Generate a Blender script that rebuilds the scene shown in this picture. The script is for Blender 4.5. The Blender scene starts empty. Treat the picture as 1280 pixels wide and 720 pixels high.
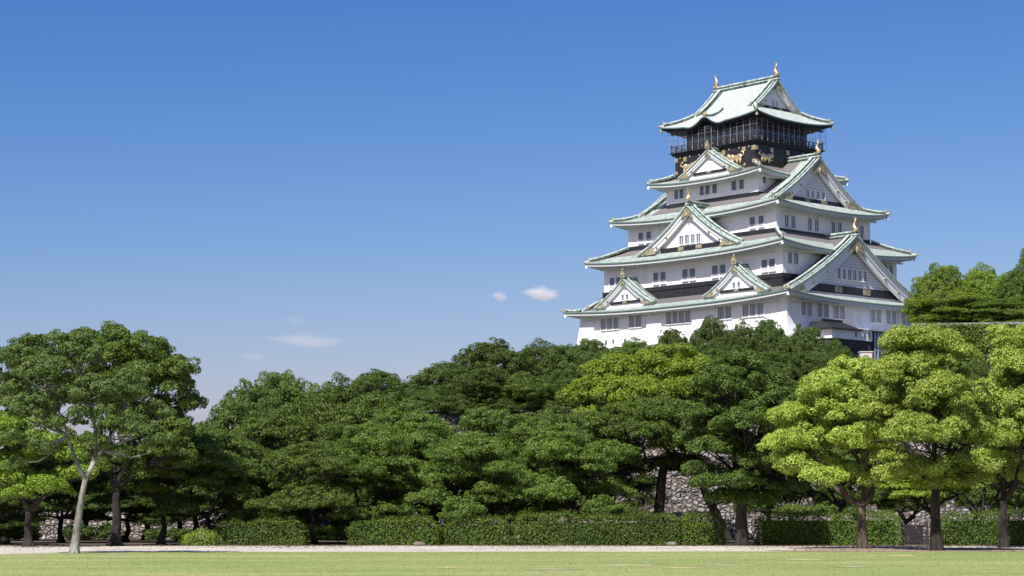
import bpy, math, random
import numpy as np
from math import radians as R

# ------------------------------------------------------------------ camera, sky, sun, exposure
S = bpy.context.scene
COL = S.collection
FPX = 2600.0                       # focal length in pixels of a 1280 px wide frame
HOR = 645.0
PITCH = math.atan((HOR - 360) / FPX)
EYE = 1.6
cam = bpy.data.cameras.new('camera')
cam.sensor_width = 36.0
cam.lens = 36.0 * FPX / 1280
cam.clip_start = 0.5
cam.clip_end = 12000
camo = bpy.data.objects.new('camera', cam)
COL.objects.link(camo)
camo.location = (0, 0, EYE)
camo.rotation_euler = (math.pi / 2 + PITCH, 0, 0)
S.camera = camo

SUN_DIR = np.array([-0.500, -0.866])
SUN_EL = R(51)
sd = np.array([SUN_DIR[0] * math.cos(SUN_EL), SUN_DIR[1] * math.cos(SUN_EL), math.sin(SUN_EL)])
W = bpy.data.worlds.new('World')
S.world = W
W.use_nodes = True
wn = W.node_tree.nodes
wl = W.node_tree.links
bg = wn['Background']
sky = wn.new('ShaderNodeTexSky')
sky.sky_type = 'NISHITA'
sky.sun_disc = False
sky.sun_elevation = SUN_EL
sky.sun_rotation = math.atan2(SUN_DIR[0], SUN_DIR[1])
sky.altitude = 50
sky.air_density = 1.0
sky.dust_density = 1.0
sky.ozone_density = 1.0
sep = wn.new('ShaderNodeSeparateColor'); com = wn.new('ShaderNodeCombineColor')     # film response per channel
wl.new(sky.outputs[0], sep.inputs[0])
for ch, (g_, k_) in enumerate(((2.078, 1.7817), (1.472, 1.0244), (0.922, 1.0111))):
    a_ = wn.new('ShaderNodeMath'); a_.operation = 'MULTIPLY'; a_.inputs[1].default_value = 0.1
    p_ = wn.new('ShaderNodeMath'); p_.operation = 'POWER'; p_.inputs[1].default_value = g_
    m_ = wn.new('ShaderNodeMath'); m_.operation = 'MULTIPLY'; m_.inputs[1].default_value = k_ * 10 / 2 ** 0.3
    c_ = wn.new('ShaderNodeMath'); c_.operation = 'MINIMUM'; c_.inputs[1].default_value = 12.0
    wl.new(sep.outputs[ch], a_.inputs[0]); wl.new(a_.outputs[0], p_.inputs[0]); wl.new(p_.outputs[0], m_.inputs[0])
    wl.new(m_.outputs[0], c_.inputs[0]); wl.new(c_.outputs[0], com.inputs[ch])
wl.new(com.outputs[0], bg.inputs[0])
bg.inputs[1].default_value = 0.1
sl = bpy.data.lights.new('sun', 'SUN')
sl.energy = 5.0
sl.angle = R(0.5)
sl.color = (1.0, 0.96, 0.9)
so = bpy.data.objects.new('sun', sl)
COL.objects.link(so)
so.rotation_euler = (math.pi / 2 - SUN_EL, 0, math.atan2(SUN_DIR[1], SUN_DIR[0]) + math.pi / 2)
so.location = (-60, -80, 120)
S.view_settings.view_transform = 'Standard'
S.view_settings.look = 'None'
S.view_settings.exposure = 0.42
S.view_settings.gamma = 1.0
S.cycles.max_bounces = 6
S.cycles.volume_bounces = 3
S.cycles.transparent_max_bounces = 8
S.cycles.use_denoising = True

rng = np.random.default_rng(7)
random.seed(7)

# ------------------------------------------------------------------ helpers
def at(px, depth, py=None, z=None):
    """a spot on the ground plan seen at photo column px at that distance"""
    x = (px - 640) / FPX * depth
    if py is not None:
        z = EYE + (HOR - py) / FPX * depth
    return (x, depth, 0.0 if z is None else z)

def tag(o, label=None, cat=None, group=None, kind=None):
    if label: o['label'] = label
    if cat: o['category'] = cat
    if group: o['group'] = group
    if kind: o['kind'] = kind
    return o

def empty(name, loc, rz=0.0):
    o = bpy.data.objects.new(name, None)
    COL.objects.link(o)
    o.location = loc
    o.rotation_euler = (0, 0, rz)
    o.empty_display_size = 0.5
    return o

class MB:
    def __init__(s):
        s.v = []; s.f = []; s.m = []; s.uv = []
    def quad(s, pts, m=0, uv=None):
        b = len(s.v)
        s.v += [tuple(p) for p in pts]
        s.f.append(tuple(range(b, b + len(pts))))
        s.m.append(m)
        s.uv.append(uv if uv else [(0.0, 0.0)] * len(pts))
    def box(s, x0, x1, y0, y1, z0, z1, m=0):
        p = [(x0, y0, z0), (x1, y0, z0), (x1, y1, z0), (x0, y1, z0), (x0, y0, z1), (x1, y0, z1), (x1, y1, z1), (x0, y1, z1)]
        s.hexa(p, m)
    def hexa(s, p, m=0):
        for q in ((0, 3, 2, 1), (4, 5, 6, 7), (0, 1, 5, 4), (1, 2, 6, 5), (2, 3, 7, 6), (3, 0, 4, 7)):
            s.quad([p[i] for i in q], m)
    def grid(s, fn, nu, nv, m=0, uvfn=None):
        """fn(i/nu, j/nv) -> point, shared vertices"""
        b = len(s.v)
        for j in range(nv + 1):
            for i in range(nu + 1):
                s.v.append(tuple(fn(i / nu, j / nv)))
        for j in range(nv):
            for i in range(nu):
                a = b + j * (nu + 1) + i
                s.f.append((a, a + 1, a + nu + 2, a + nu + 1))
                s.m.append(m)
                if uvfn:
                    s.uv.append([uvfn(i / nu, j / nv), uvfn((i + 1) / nu, j / nv), uvfn((i + 1) / nu, (j + 1) / nv), uvfn(i / nu, (j + 1) / nv)])
                else:
                    s.uv.append([(0, 0)] * 4)
    def sweep(s, pts, w, h, m=0, base=0.0, wtop=None):
        """box section swept along pts, w wide, from base to base+h above the path"""
        pts = [np.array(p, float) for p in pts]
        wt = w if wtop is None else wtop
        rings = []
        for i, p in enumerate(pts):
            t = pts[min(i + 1, len(pts) - 1)] - pts[max(i - 1, 0)]
            sd_ = np.array([t[1], -t[0], 0.0])
            n = np.linalg.norm(sd_)
            sd_ = sd_ / n if n > 1e-6 else np.array([1.0, 0, 0])
            up = np.array([0, 0, 1.0])
            rings.append([p + sd_ * w / 2 + up * base, p - sd_ * w / 2 + up * base, p - sd_ * wt / 2 + up * (base + h), p + sd_ * wt / 2 + up * (base + h)])
        for i in range(len(rings) - 1):
            a, b = rings[i], rings[i + 1]
            for k in range(4):
                s.quad([a[k], a[(k + 1) % 4], b[(k + 1) % 4], b[k]], m)
        s.quad(rings[0], m)
        s.quad(rings[-1][::-1], m)
    def tube(s, pts, radii, sides=7, m=0, flat=1.0, cap=True):
        pts = [np.array(p, float) for p in pts]
        b = len(s.v)
        ref = np.array([0.31, 0.95, 0.05])
        for i, p in enumerate(pts):
            t = pts[min(i + 1, len(pts) - 1)] - pts[max(i - 1, 0)]
            t = t / (np.linalg.norm(t) + 1e-9)
            a = np.cross(t, ref)
            if np.linalg.norm(a) < 0.05: a = np.cross(t, np.array([1.0, 0, 0]))
            a /= np.linalg.norm(a)
            c = np.cross(t, a)
            for k in range(sides):
                an = 2 * math.pi * k / sides
                s.v.append(tuple(p + radii[i] * (math.cos(an) * a * flat + math.sin(an) * c)))
        for i in range(len(pts) - 1):
            for k in range(sides):
                q = b + i * sides
                s.f.append((q + k, q + (k + 1) % sides, q + sides + (k + 1) % sides, q + sides + k))
                s.m.append(m); s.uv.append([(0, 0)] * 4)
        if cap:
            s.f.append(tuple(b + k for k in range(sides))[::-1]); s.m.append(m); s.uv.append([(0, 0)] * sides)
            q = b + (len(pts) - 1) * sides
            s.f.append(tuple(q + k for k in range(sides))); s.m.append(m); s.uv.append([(0, 0)] * sides)
    def ball(s, c, r, m=0, seg=8, rings=5):
        """ellipsoid, r = (rx, ry, rz)"""
        def fn(a, b):
            th = b * math.pi
            return (c[0] + r[0] * math.sin(th) * math.cos(a * 2 * math.pi), c[1] + r[1] * math.sin(th) * math.sin(a * 2 * math.pi), c[2] - r[2] * math.cos(th))
        s.grid(fn, seg, rings, m)
    def build(s, name, mats, parent=None, smooth=False, loc=None):
        me = bpy.data.meshes.new(name)
        me.from_pydata(s.v, [], s.f)
        if not isinstance(mats, (list, tuple)): mats = [mats]
        for mm in mats: me.materials.append(mm)
        me.polygons.foreach_set('material_index', s.m)
        uvl = me.uv_layers.new(name='UVMap')
        uvl.data.foreach_set('uv', np.array([c for f in s.uv for c in f], dtype=np.float32).ravel())
        if smooth: me.polygons.foreach_set('use_smooth', [True] * len(s.f))
        me.update()
        o = bpy.data.objects.new(name, me)
        COL.objects.link(o)
        if parent: o.parent = parent
        if loc: o.location = loc
        return o

# ------------------------------------------------------------------ materials
def mat(name, col, rough=0.7, metal=0.0, spec=0.4):
    m = bpy.data.materials.new(name)
    m.use_nodes = True
    b = m.node_tree.nodes['Principled BSDF']
    b.inputs['Base Color'].default_value = (*col, 1)
    b.inputs['Roughness'].default_value = rough
    b.inputs['Metallic'].default_value = metal
    b.inputs['Specular IOR Level'].default_value = spec
    return m

def nd(m, t, **kw):
    n = m.node_tree.nodes.new(t)
    for k, v in kw.items(): setattr(n, k, v)
    return n

def noise_col(m, c1, c2, scale=1.0, detail=6, lo=0.35, hi=0.65, coord='Object', stretch=(1, 1, 1), bump=0.0, bscale=None, c3=None):
    """base colour wandering between two (three) colours with noise, optional bump"""
    T = m.node_tree; b = T.nodes['Principled BSDF']
    tc = nd(m, 'ShaderNodeTexCoord'); mp = nd(m, 'ShaderNodeMapping')
    mp.inputs['Scale'].default_value = stretch
    T.links.new(tc.outputs[coord], mp.inputs[0])
    n = nd(m, 'ShaderNodeTexNoise'); n.inputs['Scale'].default_value = scale; n.inputs['Detail'].default_value = detail
    n.inputs['Roughness'].default_value = 0.62
    T.links.new(mp.outputs[0], n.inputs['Vector'])
    cr = nd(m, 'ShaderNodeValToRGB')
    cr.color_ramp.elements[0].position = lo; cr.color_ramp.elements[0].color = (*c1, 1)
    cr.color_ramp.elements[1].position = hi; cr.color_ramp.elements[1].color = (*c2, 1)
    if c3:
        e = cr.color_ramp.elements.new(min(0.98, hi + 0.12)); e.color = (*c3, 1)
    T.links.new(n.outputs[0], cr.inputs[0])
    T.links.new(cr.outputs[0], b.inputs['Base Color'])
    if bump:
        n2 = nd(m, 'ShaderNodeTexNoise'); n2.inputs['Scale'].default_value = bscale or scale * 4; n2.inputs['Detail'].default_value = 5
        T.links.new(mp.outputs[0], n2.inputs['Vector'])
        bp = nd(m, 'ShaderNodeBump'); bp.inputs['Strength'].default_value = bump; bp.inputs['Distance'].default_value = 0.1
        T.links.new(n2.outputs[0], bp.inputs['Height']); T.links.new(bp.outputs[0], b.inputs['Normal'])
    return m

def roof_mat(name, pale, dark, brown=None, edge=None, mottle=0.5, ulim=None, rolls=0.5):
    """copper tiles: rolls run up the slope (U in metres along the eave, V in metres up the slope); unweathered brown near the wall"""
    m = mat(name, pale, 0.55, 0, 0.35)
    T = m.node_tree; L = T.links; b = T.nodes['Principled BSDF']
    uv = nd(m, 'ShaderNodeUVMap'); uv.uv_map = 'UVMap'
    sp = nd(m, 'ShaderNodeSeparateXYZ'); L.new(uv.outputs[0], sp.inputs[0])
    tc = nd(m, 'ShaderNodeTexCoord')
    n = nd(m, 'ShaderNodeTexNoise'); n.inputs['Scale'].default_value = 1.1; n.inputs['Detail'].default_value = 8; n.inputs['Roughness'].default_value = 0.75
    L.new(tc.outputs['Object'], n.inputs['Vector'])
    cr = nd(m, 'ShaderNodeValToRGB')
    cr.color_ramp.elements[0].position = 0.5 - 0.18 * mottle - 0.06; cr.color_ramp.elements[0].color = (*dark, 1)
    cr.color_ramp.elements[1].position = 0.5 + 0.02; cr.color_ramp.elements[1].color = (*pale, 1)
    L.new(n.outputs[0], cr.inputs[0])
    # rolls: shade of the valleys between them put into the colour as stripes
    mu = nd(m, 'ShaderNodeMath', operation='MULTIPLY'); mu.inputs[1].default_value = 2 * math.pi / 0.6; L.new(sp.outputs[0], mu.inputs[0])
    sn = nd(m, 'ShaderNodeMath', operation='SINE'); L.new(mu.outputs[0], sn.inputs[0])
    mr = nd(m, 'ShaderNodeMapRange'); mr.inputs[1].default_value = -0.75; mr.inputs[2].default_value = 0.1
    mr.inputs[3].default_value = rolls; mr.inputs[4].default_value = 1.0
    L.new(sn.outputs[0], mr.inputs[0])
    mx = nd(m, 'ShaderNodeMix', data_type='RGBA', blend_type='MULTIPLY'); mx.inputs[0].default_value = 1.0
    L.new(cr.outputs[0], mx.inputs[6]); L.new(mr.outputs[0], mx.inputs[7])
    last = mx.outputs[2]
    if brown:
        n3 = nd(m, 'ShaderNodeTexNoise'); n3.inputs['Scale'].default_value = 2.5
        L.new(tc.outputs['Object'], n3.inputs['Vector'])
        ad = nd(m, 'ShaderNodeMath', operation='MULTIPLY_ADD'); ad.inputs[1].default_value = 0.5; L.new(n3.outputs[0], ad.inputs[0]); L.new(sp.outputs[1], ad.inputs[2])
        m2 = nd(m, 'ShaderNodeMapRange'); m2.inputs[1].default_value = edge + 0.2; m2.inputs[2].default_value = edge + 0.35
        L.new(ad.outputs[0], m2.inputs[0])
        fac = m2.outputs[0]
        if ulim:
            au = nd(m, 'ShaderNodeMath', operation='ABSOLUTE'); L.new(sp.outputs[0], au.inputs[0])
            m3 = nd(m, 'ShaderNodeMapRange'); m3.inputs[1].default_value = ulim - 0.15; m3.inputs[2].default_value = ulim + 0.15
            m3.inputs[3].default_value = 1; m3.inputs[4].default_value = 0
            L.new(au.outputs[0], m3.inputs[0])
            pm = nd(m, 'ShaderNodeMath', operation='MULTIPLY'); L.new(fac, pm.inputs[0]); L.new(m3.outputs[0], pm.inputs[1]); fac = pm.outputs[0]
        mb = nd(m, 'ShaderNodeMix', data_type='RGBA'); mb.inputs[7].default_value = (*brown, 1)
        L.new(fac, mb.inputs[0]); L.new(last, mb.inputs[6]); last = mb.outputs[2]
    L.new(last, b.inputs['Base Color'])
    bp = nd(m, 'ShaderNodeBump'); bp.inputs['Strength'].default_value = 0.8; bp.inputs['Distance'].default_value = 0.12
    L.new(sn.outputs[0], bp.inputs['Height']); L.new(bp.outputs[0], b.inputs['Normal'])
    return m

def leaf_mat(name, c1, c2, rough=0.45, trans=0.35, spec=0.5):
    rough = max(rough, 0.5); spec = min(spec, 0.3)
    """leaves: every leaf has its own tint; some light passes through"""
    m = mat(name, c1, rough, 0, spec)
    T = m.node_tree; L = T.links; b = T.nodes['Principled BSDF']; out = T.nodes['Material Output']
    a = nd(m, 'ShaderNodeAttribute'); a.attribute_name = 'tint'
    cr = nd(m, 'ShaderNodeMix', data_type='RGBA'); cr.inputs[6].default_value = (*c1, 1); cr.inputs[7].default_value = (*c2, 1)
    L.new(a.outputs['Fac'], cr.inputs[0])
    oi = nd(m, 'ShaderNodeObjectInfo')
    hs = nd(m, 'ShaderNodeHueSaturation')
    mh = nd(m, 'ShaderNodeMapRange'); mh.inputs[3].default_value = 0.493; mh.inputs[4].default_value = 0.5
    mv = nd(m, 'ShaderNodeMapRange'); mv.inputs[3].default_value = 0.84; mv.inputs[4].default_value = 1.18
    L.new(oi.outputs['Random'], mh.inputs[0]); L.new(oi.outputs['Random'], mv.inputs[0])
    L.new(mh.outputs[0], hs.inputs['Hue']); L.new(mv.outputs[0], hs.inputs['Value'])
    L.new(cr.outputs[2], hs.inputs['Color'])
    L.new(hs.outputs[0], b.inputs['Base Color'])
    t = nd(m, 'ShaderNodeBsdfTranslucent')
    g = nd(m, 'ShaderNodeMix', data_type='RGBA', blend_type='MULTIPLY'); g.inputs[0].default_value = 1; g.inputs[7].default_value = (1.2, 1.15, 0.45, 1)
    L.new(hs.outputs[0], g.inputs[6]); L.new(g.outputs[2], t.inputs[0])
    mx = nd(m, 'ShaderNodeMixShader'); mx.inputs[0].default_value = trans
    L.new(b.outputs[0], mx.inputs[1]); L.new(t.outputs[0], mx.inputs[2]); L.new(mx.outputs[0], out.inputs[0])
    return m

def bark_mat(name, c1, c2, scale=3.0):
    return noise_col(mat(name, c1, 0.85, 0, 0.2), c1, c2, scale, 6, 0.4, 0.62, stretch=(1, 1, 0.35), bump=0.5, bscale=9)

PLASTER = noise_col(mat('plaster', (0.8, 0.8, 0.8), 0.8, 0, 0.2), (0.74, 0.74, 0.74), (0.86, 0.86, 0.855), 0.9, 9, 0.32, 0.5, stretch=(1, 1, 0.12))
EAVE_WOOD = mat('eave_wood', (0.56, 0.60, 0.585), 0.75, 0, 0.2)
WHITE_WOOD = mat('white_wood', (0.74, 0.76, 0.76), 0.7, 0, 0.2)
LATTICE = mat('lattice_panel', (0.78, 0.78, 0.8), 0.8)
BRICKW = nd(LATTICE, 'ShaderNodeTexBrick')
BRICKW.inputs['Color1'].default_value = (0.8, 0.8, 0.81, 1); BRICKW.inputs['Color2'].default_value = (0.77, 0.78, 0.79, 1)
BRICKW.inputs['Mortar'].default_value = (0.5, 0.48, 0.52, 1); BRICKW.inputs['Scale'].default_value = 1.0
BRICKW.inputs['Mortar Size'].default_value = 0.05; BRICKW.inputs['Brick Width'].default_value = 0.42; BRICKW.inputs['Row Height'].default_value = 0.42
BRICKW.offset = 0.0
_u = nd(LATTICE, 'ShaderNodeUVMap'); _u.uv_map = 'UVMap'
LATTICE.node_tree.links.new(_u.outputs[0], BRICKW.inputs['Vector'])
LATTICE.node_tree.links.new(BRICKW.outputs['Color'], LATTICE.node_tree.nodes['Principled BSDF'].inputs['Base Color'])
PALE = (0.56, 0.63, 0.575); DKG = (0.05, 0.085, 0.075)
BROWN = (0.2, 0.182, 0.178)
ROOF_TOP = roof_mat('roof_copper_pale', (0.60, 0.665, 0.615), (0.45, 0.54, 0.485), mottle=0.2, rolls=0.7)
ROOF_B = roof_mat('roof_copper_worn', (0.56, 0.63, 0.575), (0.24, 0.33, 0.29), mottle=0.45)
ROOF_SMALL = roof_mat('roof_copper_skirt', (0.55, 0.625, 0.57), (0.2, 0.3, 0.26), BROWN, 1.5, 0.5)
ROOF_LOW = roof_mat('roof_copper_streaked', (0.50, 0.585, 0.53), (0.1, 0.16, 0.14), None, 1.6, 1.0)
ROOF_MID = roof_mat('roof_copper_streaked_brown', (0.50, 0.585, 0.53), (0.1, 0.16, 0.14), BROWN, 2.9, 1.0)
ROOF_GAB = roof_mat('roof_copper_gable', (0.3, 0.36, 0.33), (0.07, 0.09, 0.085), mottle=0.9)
RIDGE = noise_col(mat('ridge_tiles', DKG, 0.55), (0.03, 0.05, 0.045), (0.16, 0.22, 0.19), 1.6, 8, 0.42, 0.7)
RIDGE_P = noise_col(mat('ridge_tiles_pale', PALE, 0.55), (0.26, 0.35, 0.31), (0.6, 0.67, 0.62), 1.8, 6, 0.38, 0.56)
EDGE = mat('eave_tile_edge', (0.14, 0.2, 0.17), 0.6)
BLACK = noise_col(mat('black_lacquer', (0.018, 0.017, 0.02), 0.45, 0, 0.5), (0.014, 0.014, 0.017), (0.03, 0.028, 0.03), 1.2)
DARKWOOD = mat('dark_wood', (0.035, 0.03, 0.032), 0.6)
GOLD = noise_col(mat('gold_leaf', (0.85, 0.6, 0.24), 0.35, 0.6, 0.5), (0.55, 0.40, 0.2), (0.85, 0.68, 0.42), 3.5, 4)
GOLD_OLD = noise_col(mat('old_gold', (0.4, 0.33, 0.16), 0.6, 0.25, 0.4), (0.15, 0.16, 0.1), (0.46, 0.40, 0.25), 2.2, 6, 0.35, 0.6)
GLASS = mat('window_glass', (0.13, 0.155, 0.2), 0.15, 0, 0.6)
BARS = mat('window_bars', (0.6, 0.62, 0.64), 0.6)
STEEL = mat('blue_grey_steel', (0.42, 0.48, 0.55), 0.4, 0.3)
PANE = mat('blue_glass', (0.06, 0.1, 0.16), 0.06, 0, 0.9)
TILE_DARK = noise_col(mat('dark_tiles', (0.03, 0.035, 0.04), 0.5), (0.012, 0.015, 0.018), (0.03, 0.035, 0.036), 3)
NETPOLE = mat('net_pole', (0.4, 0.42, 0.45), 0.5, 0.2)

# ------------------------------------------------------------------ ground, lawn, path
EARTH = noise_col(mat('brown_earth', (0.1, 0.085, 0.06), 0.95, 0, 0.1), (0.07, 0.058, 0.04), (0.14, 0.115, 0.085), 0.5, 8, bump=0.5)  # brown earth, mottled by noise
GRASSG = noise_col(mat('lawn_turf', (0.1, 0.15, 0.04), 0.9, 0, 0.15), (0.2, 0.26, 0.08), (0.3, 0.325, 0.125), 0.16, 10, 0.38, 0.6, stretch=(0.45, 1.0, 1), bump=0.25, bscale=14, c3=(0.37, 0.34, 0.17))
GRAVEL = noise_col(mat('gravel', (0.5, 0.45, 0.4), 0.95, 0, 0.1), (0.40, 0.36, 0.295), (0.58, 0.53, 0.45), 0.35, 10, bump=0.4, bscale=20)
DIRT = noise_col(mat('bare_dirt', (0.3, 0.22, 0.15), 0.95, 0, 0.1), (0.24, 0.17, 0.12), (0.40, 0.31, 0.22), 0.8, 10, bump=0.5)

g = MB(); g.quad([(-4000, -300, -0.03), (4000, -300, -0.03), (4000, 6000, -0.03), (-4000, 6000, -0.03)])
tag(g.build('ground', EARTH), kind='structure')

def lawn_edge(x):      # where the lawn stops and the gravel path begins (m from the camera)
    return 94.5 + 0.6 * math.sin(x * 0.21) + 0.35 * math.sin(x * 0.63 + 1) - 8.0 * (1 / (1 + math.exp((x + 19.5) * 0.9)))
def path_edge(x):
    return 113.4 + 0.5 * math.sin(x * 0.17 + 2) + 0.3 * math.sin(x * 0.7)
def strip(name, y0f, y1f, z, m, x0=-60, x1=60, n=240, nv=6):
    b = MB()
    b.grid(lambda a, c: (x0 + (x1 - x0) * a, y0f(x0 + (x1 - x0) * a) * (1 - c) + y1f(x0 + (x1 - x0) * a) * c, z), n, nv)
    return b.build(name, m)
tag(strip('lawn', lambda x: -60.0, lawn_edge, 0.004, GRASSG, -120, 120), kind='structure')
tag(strip('path', lambda x: lawn_edge(x) - 1.5, path_edge, -0.004, GRAVEL, -120, 120), kind='structure')

# bare dirt around the park trees and on the lawn
def blob(name, cx, cy, rx, ry, z, m, seed):
    r_ = random.Random(seed); b = MB(); n = 44
    ph = [r_.uniform(0, 6.28) for _ in range(4)]
    ring = []
    for k in range(n):
        a = 2 * math.pi * k / n
        q = 1 + 0.16 * math.sin(2 * a + ph[0]) + 0.12 * math.sin(3 * a + ph[1]) + 0.08 * math.sin(7 * a + ph[2]) + 0.05 * math.sin(13 * a + ph[3])
        ring.append((cx + rx * q * math.cos(a), cy + ry * q * math.sin(a), z))
    b.quad(ring)
    return tag(b.build(name, m), kind='structure')
blob('bare_ground', 22.5, 98.5, 8.5, 5.2, 0.010, DIRT, 3)
blob('bare_ground', 16.2, 102.5, 2.6, 2.2, 0.014, DIRT, 5)
DRYG = noise_col(mat('dry_grass', (0.36, 0.32, 0.16), 0.95, 0, 0.1), (0.2, 0.24, 0.07), (0.47, 0.41, 0.24), 0.9, 10, 0.38, 0.55)
for i, (px, py, rx, ry) in enumerate([(775, 706, 1.3, 0.8), (823, 704.5, 0.6, 0.5), (850, 709, 0.7, 0.5), (1110, 694, 1.2, 1.3), (1010, 699, 1.1, 1.0), (910, 706, 0.9, 0.6), (560, 709, 0.5, 0.6), (1060, 708, 0.6, 0.7), (690, 711, 0.8, 0.5)]):
    d = FPX * EYE / (py - HOR)
    blob('worn_turf', (px - 640) / FPX * d, d, rx, ry, 0.009 + 0.0008 * i, DRYG, 20 + i)

# grass blades: nobody could count them
def blades():
    n = 90000
    d = np.sqrt(rng.uniform(50 ** 2, 95 ** 2, n)); x = rng.uniform(-0.27, 0.27, n) * d
    keep = d < np.array([lawn_edge(q) for q in x]) + rng.uniform(-0.4, 0.12, n)
    d = d[keep]; x = x[keep]; n = len(d)
    h = rng.uniform(0.004, 0.014, n); w = rng.uniform(0.01, 0.024, n); a = rng.uniform(0, np.pi, n)
    lx = rng.normal(0, 0.025, n); ly = rng.normal(0, 0.025, n)
    V = np.zeros((n, 3, 3)); z0 = 0.004
    V[:, 0] = np.stack([x - w * np.cos(a), d - w * np.sin(a), np.full(n, z0)], 1)
    V[:, 1] = np.stack([x + w * np.cos(a), d + w * np.sin(a), np.full(n, z0)], 1)
    V[:, 2] = np.stack([x + lx, d + ly, z0 + h], 1)
    me = bpy.data.meshes.new('grass')
    me.vertices.add(n * 3); me.vertices.foreach_set('co', V.reshape(-1).astype(np.float32))
    me.loops.add(n * 3); me.loops.foreach_set('vertex_index', np.arange(n * 3, dtype=np.int32))
    me.polygons.add(n); me.polygons.foreach_set('loop_start', np.arange(0, n * 3, 3, dtype=np.int32))
    at_ = me.attributes.new('tint', 'FLOAT', 'FACE'); at_.data.foreach_set('value', rng.uniform(0, 1, n).astype(np.float32))
    me.update(); me.materials.append(leaf_mat('grass_blade', (0.21, 0.26, 0.085), (0.31, 0.35, 0.13), 0.8, 0.15, 0.1))
    o = bpy.data.objects.new('grass', me); COL.objects.link(o)
    tag(o, 'short mown green grass of the lawn with dry patches', 'grass', kind='stuff')
blades()

# ------------------------------------------------------------------ terraces and stone walls
def smooth(a, b, x):
    t = min(1, max(0, (x - a) / (b - a)))
    return t * t * (3 - 2 * t)
WY = 150.0
def wall_h(x):
    return 5.2 + 4.1 * smooth(-16, -10, x)
def terr(x, y):
    h = wall_h(x) - 0.15
    t = smooth(192, 226, y)
    z = h + (16.2 - h) * t * smooth(-22, -4, x)
    if 188 < y < 217 and x > 35.6 + (y - 186) * 0.2: z = max(z, 18.2)
    if x < -30: z = z * (1 - smooth(-36, -70, x)) if x > -70 else 0.0
    return z
b = MB()
def tg(a, c):
    x = -75 + 230 * a; y = WY + 1.6 + 288 * c
    return (x, y, terr(x, y))
b.grid(tg, 115, 144)
SLOPE = noise_col(mat('slope_soil', (0.06, 0.075, 0.03), 0.95, 0, 0.1), (0.035, 0.05, 0.018), (0.09, 0.085, 0.05), 0.4, 8, bump=0.5)
tag(b.build('terrain', SLOPE, smooth=True), kind='structure')

STONE = mat('granite_blocks', (0.3, 0.28, 0.26), 0.9, 0, 0.2)
def stone_nodes(m, scale, c_lo, c_hi):
    T = m.node_tree; L = T.links; bs = T.nodes['Principled BSDF']
    uv = nd(m, 'ShaderNodeUVMap'); uv.uv_map = 'UVMap'
    nz = nd(m, 'ShaderNodeTexNoise'); nz.inputs['Scale'].default_value = 1.3; nz.inputs['Detail'].default_value = 3
    L.new(uv.outputs[0], nz.inputs['Vector'])
    vm = nd(m, 'ShaderNodeVectorMath', operation='MULTIPLY_ADD'); vm.inputs[1].default_value = (0.35, 0.35, 0)
    L.new(nz.outputs['Color'], vm.inputs[0]); L.new(uv.outputs[0], vm.inputs[2])
    mp = nd(m, 'ShaderNodeMapping'); mp.inputs['Scale'].default_value = (0.8, 1.15, 1)
    L.new(vm.outputs[0], mp.inputs[0])
    v1 = nd(m, 'ShaderNodeTexVoronoi'); v1.inputs['Scale'].default_value = scale; v1.inputs['Randomness'].default_value = 0.75
    v2 = nd(m, 'ShaderNodeTexVoronoi', feature='DISTANCE_TO_EDGE'); v2.inputs['Scale'].default_value = scale; v2.inputs['Randomness'].default_value = 0.75
    L.new(mp.outputs[0], v1.inputs['Vector']); L.new(mp.outputs[0], v2.inputs['Vector'])
    sp = nd(m, 'ShaderNodeSeparateColor'); L.new(v1.outputs['Color'], sp.inputs[0])
    cr = nd(m, 'ShaderNodeValToRGB')
    cr.color_ramp.elements[0].color = (*c_lo, 1); cr.color_ramp.elements[1].color = (*c_hi, 1)
    e = cr.color_ramp.elements.new(0.5); e.color = (0.29, 0.245, 0.22, 1)
    e = cr.color_ramp.elements.new(0.75); e.color = (0.33, 0.31, 0.28, 1)
    L.new(sp.outputs[0], cr.inputs[0])
    gn = nd(m, 'ShaderNodeTexNoise'); gn.inputs['Scale'].default_value = 4; gn.inputs['Detail'].default_value = 8
    L.new(uv.outputs[0], gn.inputs['Vector'])
    gm = nd(m, 'ShaderNodeMapRange'); gm.inputs[1].default_value = 0.3; gm.inputs[2].default_value = 0.7; gm.inputs[3].default_value = 0.65; gm.inputs[4].default_value = 1.2
    L.new(gn.outputs[0], gm.inputs[0])
    mm = nd(m, 'ShaderNodeMix', data_type='RGBA', blend_type='MULTIPLY'); mm.inputs[0].default_value = 1
    L.new(cr.outputs[0], mm.inputs[6]); L.new(gm.outputs[0], mm.inputs[7])
    er = nd(m, 'ShaderNodeMapRange'); er.inputs[1].default_value = 0.01; er.inputs[2].default_value = 0.06
    L.new(v2.outputs['Distance'], er.inputs[0])
    mj = nd(m, 'ShaderNodeMix', data_type='RGBA'); mj.inputs[6].default_value = (0.07, 0.062, 0.05, 1)
    L.new(er.outputs[0], mj.inputs[0]); L.new(mm.outputs[2], mj.inputs[7]); L.new(mj.outputs[2], bs.inputs['Base Color'])
    hr = nd(m, 'ShaderNodeMapRange', interpolation_type='SMOOTHSTEP'); hr.inputs[2].default_value = 0.22
    L.new(v2.outputs['Distance'], hr.inputs[0])
    bp = nd(m, 'ShaderNodeBump'); bp.inputs['Strength'].default_value = 1; bp.inputs['Distance'].default_value = 0.25
    L.new(hr.outputs[0], bp.inputs['Height']); L.new(bp.outputs[0], bs.inputs['Normal'])
stone_nodes(STONE, 3.3, (0.2, 0.175, 0.16), (0.42, 0.395, 0.36))

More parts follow.
